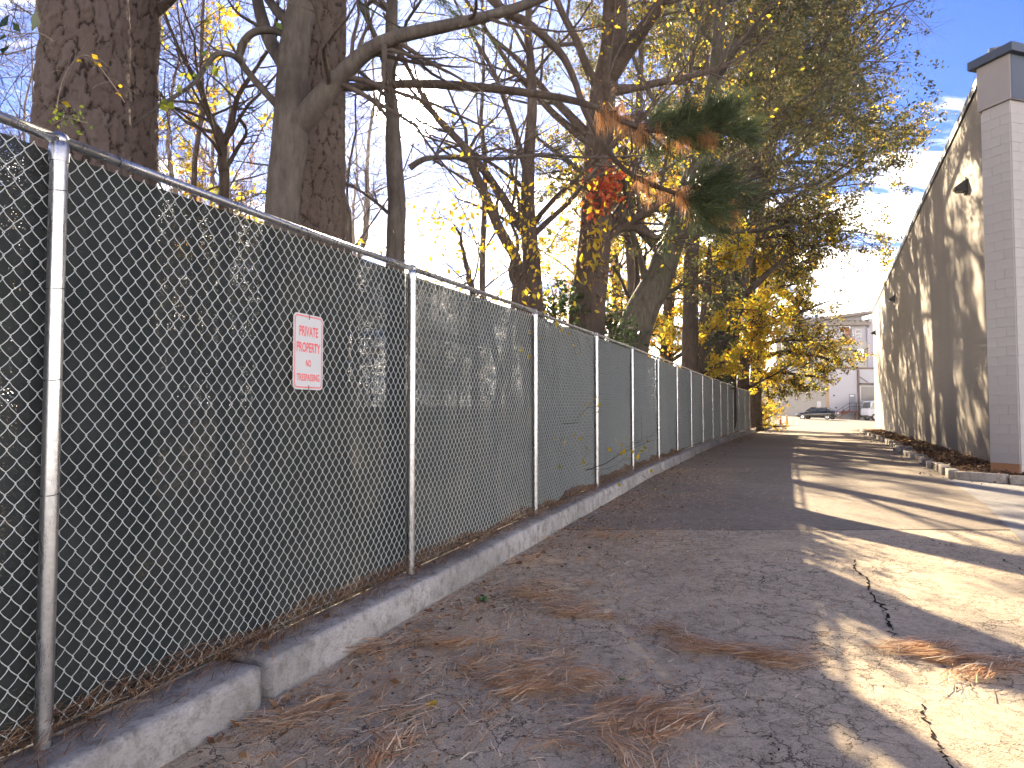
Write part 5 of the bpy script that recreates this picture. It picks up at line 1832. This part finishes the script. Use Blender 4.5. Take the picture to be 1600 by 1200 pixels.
def make_car():
    pc = ground_pt(1277, 82)
    hd = np.array([-.72, .69, 0]); hd /= np.linalg.norm(hd)
    lt = np.array([-hd[1], hd[0], 0]); up = np.array([0, 0, 1.0])
    car = empty('parked_car', pc, 'black four door sedan parked in front of the grey warehouse wall', 'car')
    W = lambda x, y, z: pc + hd * x + lt * y + up * z
    # body cross-sections along x: (x, half width, z low, z belt)
    secs = [(-2.27, .70, .42, .88), (-2.2, .80, .30, .98), (-1.7, .88, .24, 1.02), (-.8, .90, .22, .98), (.4, .90, .22, .94), (1.0, .89, .22, .90), (1.6, .86, .24, .80), (2.1, .76, .30, .70), (2.28, .58, .40, .60)]
    rows = []
    for x, hw, z0, z1 in secs:
        prof = [(-hw * .92, z0), (-hw, z0 + .12), (-hw * 1.01, (z0 + z1) / 2 + .05), (-hw * .95, z1 - .05), (-hw * .82, z1), (0, z1 + .03), (hw * .82, z1), (hw * .95, z1 - .05), (hw * 1.01, (z0 + z1) / 2 + .05), (hw, z0 + .12), (hw * .92, z0)]
        rows.append([W(x, y, z) for y, z in prof])
    V = np.array(rows); k = V.shape[1]; n_ = len(secs)
    i, j = np.meshgrid(np.arange(n_ - 1), np.arange(k), indexing='ij')
    a = (i * k + j).ravel(); b = (i * k + (j + 1) % k).ravel()
    Q = np.stack([a, b, b + k, a + k], 1)
    mb = MB(); mb.add(V.reshape(-1, 3), Q)
    for e in (0, n_ - 1):
        ids_ = np.arange(k)
        c_ = V[e].mean(0)
        mb.add(np.vstack([V[e], c_]), np.stack([ids_, (ids_ + 1) % k, np.full(k, k)], 1))
    mb.build('body', M['car_paint'], car, True)
    # greenhouse
    gh = [(-1.75, .70, 1.0), (-1.05, .60, 1.37), (-.2, .60, 1.45), (.45, .60, 1.40), (1.15, .70, .93)]
    mb = MB()
    V = []
    for x, hw, z in gh:
        V += [W(x, -hw, z), W(x, -hw * .55, z + .035), W(x, hw * .55, z + .035), W(x, hw, z)]
    V = np.array(V)
    for r in range(len(gh) - 1):
        mb.add(V[r * 4: r * 4 + 8], [(0, 1, 5, 4), (1, 2, 6, 5), (2, 3, 7, 6)])
    mb.build('roof', M['car_paint'], car, True)
    for sd in (-1, 1):
        for x0, x1, za0, za1 in ((-1.15, -.32, 1.28, 1.37), (-.24, .75, 1.37, 1.20)):
            mb = MB()
            mb.add([W(x0 - (.2 if x0 < -1 else 0), sd * .86, .985), W(x1 + (.2 if x1 > .5 else 0), sd * .86, .96), W(x1 - .05, sd * .655, za1), W(x0 + .05, sd * .655, za0)], [(0, 1, 2, 3)])
            mb.build('side_window', M['glass_dark'], car)
    mb = MB(); mb.add([W(-1.80, -.66, 1.035), W(-1.80, .66, 1.035), W(-1.12, .55, 1.372), W(-1.12, -.55, 1.372)], [(0, 1, 2, 3)])
    mb.build('rear_window', M['glass_dark'], car)
    mb = MB(); mb.add([W(1.2, -.66, .965), W(1.2, .66, .965), W(.5, .55, 1.42), W(.5, -.55, 1.42)], [(0, 1, 2, 3)])
    mb.build('windscreen', M['glass_dark'], car)
    # pillars and lower sides of the cabin
    for sd in (-1, 1):
        mb = MB()
        for p0, p1 in (((-1.72, .86, .99), (-1.05, .64, 1.38)), ((-.28, .875, .96), (-.28, .645, 1.42)), ((1.1, .86, .93), (.45, .64, 1.40))):
            mb.tube([W(p0[0], sd * p0[1], p0[2]), W(p1[0], sd * p1[1], p1[2])], .035, 6)
        mb.build('pillars', M['car_paint'], car, True)
    for x in (-1.38, 1.40):
        for sd in (-1, 1):
            c_ = W(x, sd * .80, .32)
            mb = MB(); mb.lathe(c_ - lt * sd * .10, [(.20, 0), (.31, .0), (.325, .03), (.325, .17), (.31, .20), (.21, .20)], 20, lt * sd)
            wh = mb.build('wheel', M['rubber'], car, True)
            mb = MB(); mb.lathe(c_, [(.001, .085), (.06, .095), (.08, .075), (.19, .085), (.215, .102), (.215, .06)], 20, lt * sd)
            mb.build('rim', M['chrome'], wh, True)
    for sd in (-1, 1):
        mb = MB(); mb.box(W(-2.235, sd * .60, .82), lt * .16, hd * .05, up * .07); mb.build('tail_light', M['tail_light'], car)
        mb = MB(); mb.box(W(2.14, sd * .54, .62), lt * .16, hd * .10, up * .06); mb.build('headlight', M['headlight'], car)
        mb = MB(); mb.box(W(.75, sd * .98, 1.0), lt * .09, hd * .05, up * .06); mb.build('wing_mirror', M['car_paint'], car)
    mb = MB(); mb.box(W(-2.28, 0, .72), lt * .26, hd * .012, up * .06); mb.build('number_plate', M['white_paint'], car)
    mb = MB(); mb.box(W(-2.26, 0, .48), lt * .80, hd * .06, up * .09); mb.build('bumper', M['car_paint'], car)


make_car()

# small white sign on a post
p = ground_pt(1279.5, 87)
ss = empty('post_sign', p, 'small white sign on a post behind the black sedan', 'sign')
mb = MB(); mb.tube([p, p + np.array([0, 0, 2.1])], .03, 8); mb.build('post', M['galv'], ss, True)
mb = MB(); mb.box(p + np.array([0, -.04, 1.72]), (.24, 0, 0), (0, .006, 0), (0, 0, .33)); mb.build('panel', M['sign_white'], ss)

# truck
def make_truck():
    pc = ground_pt(1357, 87.5)
    tr = empty('box_truck', pc, 'white cab over truck half hidden behind the end of the tan wall', 'truck')
    X, Yv, up = np.array([1.0, 0, 0]), np.array([0, 1.0, 0]), np.array([0, 0, 1.0])
    yc = 1.0
    # cab profile in x (front at -): extruded along y
    prof = [(.0, .55), (-.02, 1.15), (.10, 1.45), (.38, 2.32), (.55, 2.42), (1.75, 2.42), (1.75, .55)]
    V = [pc + X * x + Yv * (yc + s_) + up * z for s_ in (-1, 1) for x, z in prof]
    k = len(prof); ids_ = np.arange(k)
    mb = MB()
    mb.add(V, np.stack([ids_, (ids_ + 1) % k, (ids_ + 1) % k + k, ids_ + k], 1))
    for o_ in (0, k):
        c_ = np.mean(V[o_:o_ + k], 0)
        mb.add(np.vstack([V[o_:o_ + k], c_]), np.stack([ids_, (ids_ + 1) % k, np.full(k, k)], 1))
    mb.build('cab', M['white_paint'], tr)
    mb = MB(); q = [(.28, 1.42), (.55, 2.22), (1.15, 2.22), (1.15, 1.42)]
    mb.add([pc + X * x + Yv * (yc - 1.012) + up * z for x, z in q], [(0, 1, 2, 3)]); mb.build('side_window', M['glass_dark'], tr)
    mb = MB(); mb.add([pc + X * (.10 - .012) + Yv * (yc - .9) + up * 1.5, pc + X * (.10 - .012) + Yv * (yc + .9) + up * 1.5, pc + X * (.34) + Yv * (yc + .85) + up * 2.26, pc + X * (.34) + Yv * (yc - .85) + up * 2.26], [(0, 1, 2, 3)]); mb.build('windscreen', M['glass_dark'], tr)
    for x in (.75, 4.2):
        for s_ in (-1, 1):
            mb = MB(); c_ = pc + X * x + Yv * (yc + s_ * .80) + up * .42
            mb.lathe(c_, [(.22, 0), (.40, .0), (.42, .03), (.42, .2), (.40, .23), (.22, .23)], 20, Yv * s_)
            wh = mb.build('wheel', M['rubber'], tr, True)
            mb = MB(); mb.lathe(c_, [(.001, .20), (.10, .21), (.22, .19), (.24, .235)], 20, Yv * s_); mb.build('rim', M['white_paint'], wh, True)
    mb = MB(); mb.box(pc + X * 3.8 + Yv * yc + up * .72, X * 2.0, Yv * .4, up * .10); mb.build('chassis', M['dark_metal'], tr)
    mb = MB(); mb.box(pc + X * 4.0 + Yv * yc + up * 2.05, X * 2.1, Yv * 1.1, up * 1.2); mb.build('box_body', M['white_paint'], tr)
    mb = MB(); mb.box(pc + X * -.02 + Yv * (yc - 1.22) + up * 1.75, X * .05, Yv * .10, up * .22); mb.tube([pc + X * .2 + Yv * (yc - 1.0) + up * 1.6, pc + X * -.02 + Yv * (yc - 1.2) + up * 1.7], .02, 6); mb.build('wing_mirror', M['dark_metal'], tr)
    mb = MB(); mb.box(pc + X * -.08 + Yv * yc + up * .50, X * .09, Yv * .98, up * .14); mb.build('bumper', M['dark_metal'], tr)


make_truck()

# white warehouse
YW = 92.0
xw = lambda u: (u - 800) / F * YW
zw = lambda v: CAM_H + (647 - v) / F * YW
x0, x1 = xw(1293), 62.0
ZT = zw(577)
wh = empty('white_warehouse', (x0, YW, g(x0, YW)), 'white warehouse with stair, grey door and roll up door beyond the parking lot', 'building')


def fbox(nm, u0, u1, v0, v1, y0, y1, mt, par):
    mb = MB()
    xa, xb, za, zb = xw(u0), xw(u1), zw(v1), zw(v0)
    mb.box(((xa + xb) / 2, (y0 + y1) / 2, (za + zb) / 2), ((xb - xa) / 2, 0, 0), (0, (y1 - y0) / 2, 0), (0, 0, (zb - za) / 2))
    return mb.build(nm, M[mt], par)


mb = MB(); mb.box(((x0 + x1) / 2, YW + .2, (ZT - .5) / 2), ((x1 - x0) / 2, 0, 0), (0, .2, 0), (0, 0, (ZT + .5) / 2)); mb.build('wall', M['warehouse_white'], wh)
# grey side wall recedes to the left and away
gx1, gy1 = 37.4, 107.9
ga, gb_ = np.array([x0 - .004, YW + .03]), np.array([gx1, gy1])
wall_quad('side_wall', gb_, ga, -.2, ZT, M['warehouse_grey'], wh, .3)
gt = (gb_ - ga) / np.linalg.norm(gb_ - ga); gn = np.array([-gt[1], gt[0]])
# panel joints on the grey wall: proud strips
for s_ in np.arange(2.2, 15.5, 2.2):
    c_ = ga + gt * s_
    nn = gn if gn[0] < 0 else -gn
    mb = MB(); mb.box((*(c_ + nn * .012), ZT / 2), np.array([*gt, 0]) * .05, np.array([*nn, 0]) * .016, (0, 0, ZT / 2 - .1)); mb.build('panel_joint', M['roll_door'], wh)
mb = MB(); mb.box(((x0 + x1) / 2, YW + .18, ZT + .12), ((x1 - x0) / 2 + .05, 0, 0), (0, .28, 0), (0, 0, .12)); mb.build('coping', M['brown_trim'], wh)
mb = MB(); mb.box((x0 - .05, YW - .06, ZT / 2), (.22, 0, 0), (0, .055, 0), (0, 0, ZT / 2)); mb.build('sunlit_corner_trim', simple('sunlit_corner_trim', (.42, .30, .20), .7), wh)  # corner strip with warm sunlight put into its colour
mb = MB(); mb.box(((x0 + x1) / 2, YW + 12, ZT - .3), ((x1 - x0) / 2 - .2, 0, 0), (0, 11.5, 0), (0, 0, .08)); mb.build('roof', M['roof_brown'], wh)
dr = fbox('door', 1326.5, 1336.5, 615.5, 641.5, YW - .06, YW - .004, 'grey_paint', wh)
mb = MB(); mb.box((xw(1331), YW - .066, zw(618.4)), (.24, 0, 0), (0, .004, 0), (0, 0, .09)); mb.build('door_plate', M['white_paint'], dr)
mb = MB(); mb.tube([(xw(1335), YW - .12, zw(630.2)), (xw(1335), YW - .05, zw(629.8))], .04, 8); mb.build('handle', M['chrome'], dr, True)
fbox('downpipe', 1340, 1342.6, 577.5, 655, YW - .2, YW - .004, 'brown_trim', wh)
fbox('canopy_beam', 1343, 1400, 598.5, 601, YW - .5, YW - .004, 'brown_trim', wh)
mb = MB(); mb.tube([(xw(1343.5), YW - .1, zw(588.5)), (xw(1354), YW - .45, zw(598))], .05, 6); mb.build('brace', M['brown_trim'], wh)
rd = fbox('roll_up_door', 1345, 1380, 604.5, 625.5, YW - .05, YW - .004, 'roll_door', wh)
for q in range(8):
    zc = zw(606 + q * 2.5)
    mb = MB(); mb.box((xw(1362.5), YW - .062, zc), ((xw(1380) - xw(1345)) / 2 - .05, 0, 0), (0, .010, 0), (0, 0, .085)); mb.build('slat', M['roll_door'], rd)
fbox('door_frame', 1343.4, 1344.9, 603, 626, YW - .09, YW - .004, 'corner_cream' if 'corner_cream' in M else 'white_paint', wh)
for u, v in ((1303, 618), (1306, 637), (1306, 600)):
    mb = MB(); mb.lathe((xw(u), YW - .004, zw(v)), [(.001, .03), (.12, .03), (.12, 0)], 10, (0, -1, 0)); mb.build('wall_fitting', M['dark_metal'], wh)

# stair and landing with railings
sx = lambda u: (u - 800) / F * 90.2
zs_ = lambda v: CAM_H + (647 - v) / F * 90.2
gs = float(g(sx(1320), 90.2))
st = empty('steel_stair', (sx(1307), 90.2, gs), 'rust red steel stair with landing and railing at the grey door', 'stair')
zl = zs_(642)
mb = MB(); mb.box(((sx(1327) + sx(1358)) / 2, 90.9, zl - .08), ((sx(1358) - sx(1327)) / 2, 0, 0), (0, .75, 0), (0, 0, .08)); mb.build('landing', M['rust_steel'], st)
xs0, xs1 = sx(1307), sx(1327)
nst = 8
gl = float(g(xs0, 90.2))
for q in range(nst):
    f_ = (q + .5) / nst
    mb = MB(); mb.box((xs0 + (xs1 - xs0) * f_, 90.9, gl + (zl - gl) * (q + 1) / nst - .03), ((xs1 - xs0) / nst * .55, 0, 0), (0, .62, 0), (0, 0, .025)); mb.build('tread', M['rust_steel'], st)
for y_ in (90.2, 91.56):
    mb = MB()
    a, b = np.array([xs0, y_, gl + .02]), np.array([xs1, y_, zl - .1])
    mb.add([a + [0, -.03, 0], b + [0, -.03, 0], b + [0, -.03, .28], a + [0, -.03, .28], a + [0, .03, 0], b + [0, .03, 0], b + [0, .03, .28], a + [0, .03, .28]], [(0, 1, 2, 3), (5, 4, 7, 6), (3, 2, 6, 7), (0, 4, 5, 1), (0, 3, 7, 4), (1, 5, 6, 2)])
    mb.build('stringer', M['rust_steel'], st)
mb = MB()
for hh in (.55, 1.0):
    mb.tube([(xs0, 90.2, gl + hh), (xs1, 90.2, zl + hh), (sx(1358), 90.2, zl + hh)], .03, 6)
for x_, zb_ in ((xs0, gl), (xs0 + (xs1 - xs0) * .5, gl + (zl - gl) * .5), (xs1, zl), (sx(1338), zl), (sx(1348), zl), (sx(1357.5), zl)):
    mb.tube([(x_, 90.2, zb_), (x_, 90.2, zb_ + 1.0)], .03, 6)
mb.build('railing', M['dark_metal'], st, True)
for x_ in (sx(1336), sx(1342), sx(1357)):
    mb = MB(); mb.box((x_, 90.3, (zl + gs) / 2 - .1), (.05, 0, 0), (0, .05, 0), (0, 0, (zl - gs) / 2 + .05)); mb.build('leg', M['rust_steel'], st)

# apartment block over a parking deck, farther away
YA = 150.0
xa_ = lambda u: (u - 800) / F * YA
za_ = lambda v: CAM_H + (647 - v) / F * YA
apt = empty('apartment_block', (xa_(1290), YA, g(xa_(1290), YA)), 'pale apartment block with an orange balcony bay above a concrete parking deck', 'building')


def abox(nm, u0, u1, v0, v1, y0, y1, mt, par=None):
    mb = MB()
    a, b, c_, d_ = xa_(u0), xa_(u1), za_(v1), za_(v0)
    mb.box(((a + b) / 2, YA + (y0 + y1) / 2, (c_ + d_) / 2), ((b - a) / 2, 0, 0), (0, (y1 - y0) / 2, 0), (0, 0, (d_ - c_) / 2))
    return mb.build(nm, M[mt], par or apt)


abox('deck_wall', 1225, 1356.5, 556, 640, 0, 1, 'deck_concrete')
abox('deck_shade_panel', 1225, 1356.5, 545, 556, 2.2, 2.6, 'opening_shade')  # dark panel: the opening's shade is painted on it
abox('deck_slab', 1225, 1356.5, 533.5, 545, 0, 1, 'deck_concrete')
abox('deck_pier', 1356.6, 1361, 512, 640, -.3, 1.2, 'lilac_wall')
abox('stair_tower', 1361.1, 1400, 497, 640, .2, 3, 'lilac_wall')
abox('wall', 1225, 1315, 509, 533.4, .3, 1, 'lilac_wall')
abox('wall', 1334.2, 1356.5, 509, 533.4, .3, 1, 'lilac_wall')
abox('bay_wall', 1315.1, 1334.1, 509, 533.4, 1.2, 1.8, 'brick_red')
abox('balcony', 1314.6, 1334.6, 529.5, 537.5, -.9, .28, 'brick_red')
bal = abox('balcony_rail', 1315, 1334.3, 522.5, 523.2, -.8, -.7, 'dark_metal')
for q in range(9):
    abox('baluster', 1315.2 + q * 2.35, 1315.6 + q * 2.35, 523.3, 529.4, -.78, -.72, 'dark_metal', bal)
for u0, u1 in ((1339.5, 1348.5), (1302, 1310.5), (1285, 1293), (1268, 1276)):
    wn = abox('window', u0, u1, 514.5, 526.5, .2, .298, 'white_paint')
    for i in range(2):
        for j in range(2):
            wd_, hh_ = (u1 - u0 - 1.5) / 2, 5.0
            abox('pane', u0 + .5 + i * (wd_ + .5), u0 + .5 + i * (wd_ + .5) + wd_, 515.1 + j * 5.7, 515.1 + j * 5.7 + hh_, .16, .197, 'glass_dark', wn)
bw = abox('window', 1317.5, 1325.5, 515.5, 529.3, 1.1, 1.198, 'white_paint')
abox('pane', 1318.4, 1324.6, 516.5, 528.5, 1.05, 1.097, 'glass_dark', bw)
abox('canopy_roof', 1225, 1357.5, 504, 508.8, -1.8, 1.2, 'roof_brown')
for q in range(6):
    abox('parapet_block', 1303 + q * 9, 1309 + q * 9, 499.5, 503.9, -.2, .6, 'roof_brown')
abox('upper_wall', 1225, 1361, 492, 504, 3, 4, 'lilac_wall')
mb = MB()
a, b = np.array([xa_(1240), YA, za_(506)]), np.array([xa_(1372), YA, za_(488.5)])
mb.add([a + [0, -2, 0], b + [0, -2, 0], b + [0, 8, 0], a + [0, 8, 0], a + [0, -2, .55], b + [0, -2, .55], b + [0, 8, .55], a + [0, 8, .55]], [(0, 3, 2, 1), (4, 5, 6, 7), (0, 1, 5, 4), (1, 2, 6, 5), (2, 3, 7, 6), (3, 0, 4, 7)])
mb.build('roof', M['roof_brown'], apt)
for i, u in enumerate((1322, 1332, 1345)):
    mb = MB()
    c_ = np.array([xa_(u + 1), YA + 1.4, za_(556) + .02])
    mb.box(c_ + [0, 0, .45], (.85, 0, 0), (0, .6, 0), (0, 0, .30)); mb.box(c_ + [.05, 0, .92], (.5, 0, 0), (0, .5, 0), (0, 0, .19))
    mb.build('deck_car', M['roll_door'] if i == 1 else M['car_paint'], apt)
abox('backing', 1226, 1356, 509, 640, 4.2, 4.6, 'deck_concrete')

# ------------------------------------------------------------------ added thin volume imitating the lens's veiling glare around the sun
m, n = mat('glare_veil_volume')
m.node_tree.nodes.clear()
pv = m.node_tree.nodes.new('ShaderNodeVolumePrincipled')
pv.inputs['Color'].default_value = (.95, .95, .95, 1)
pv.inputs['Density'].default_value = .00022
pv.inputs['Anisotropy'].default_value = .70
om = m.node_tree.nodes.new('ShaderNodeOutputMaterial')
m.node_tree.links.new(pv.outputs[0], om.inputs['Volume'])
mb = MB(); mb.box((0, 100, 14), (560, 0, 0), (0, 360, 0), (0, 0, 26))
hz = mb.build('glare_veil', m)
hz['kind'] = 'stuff'
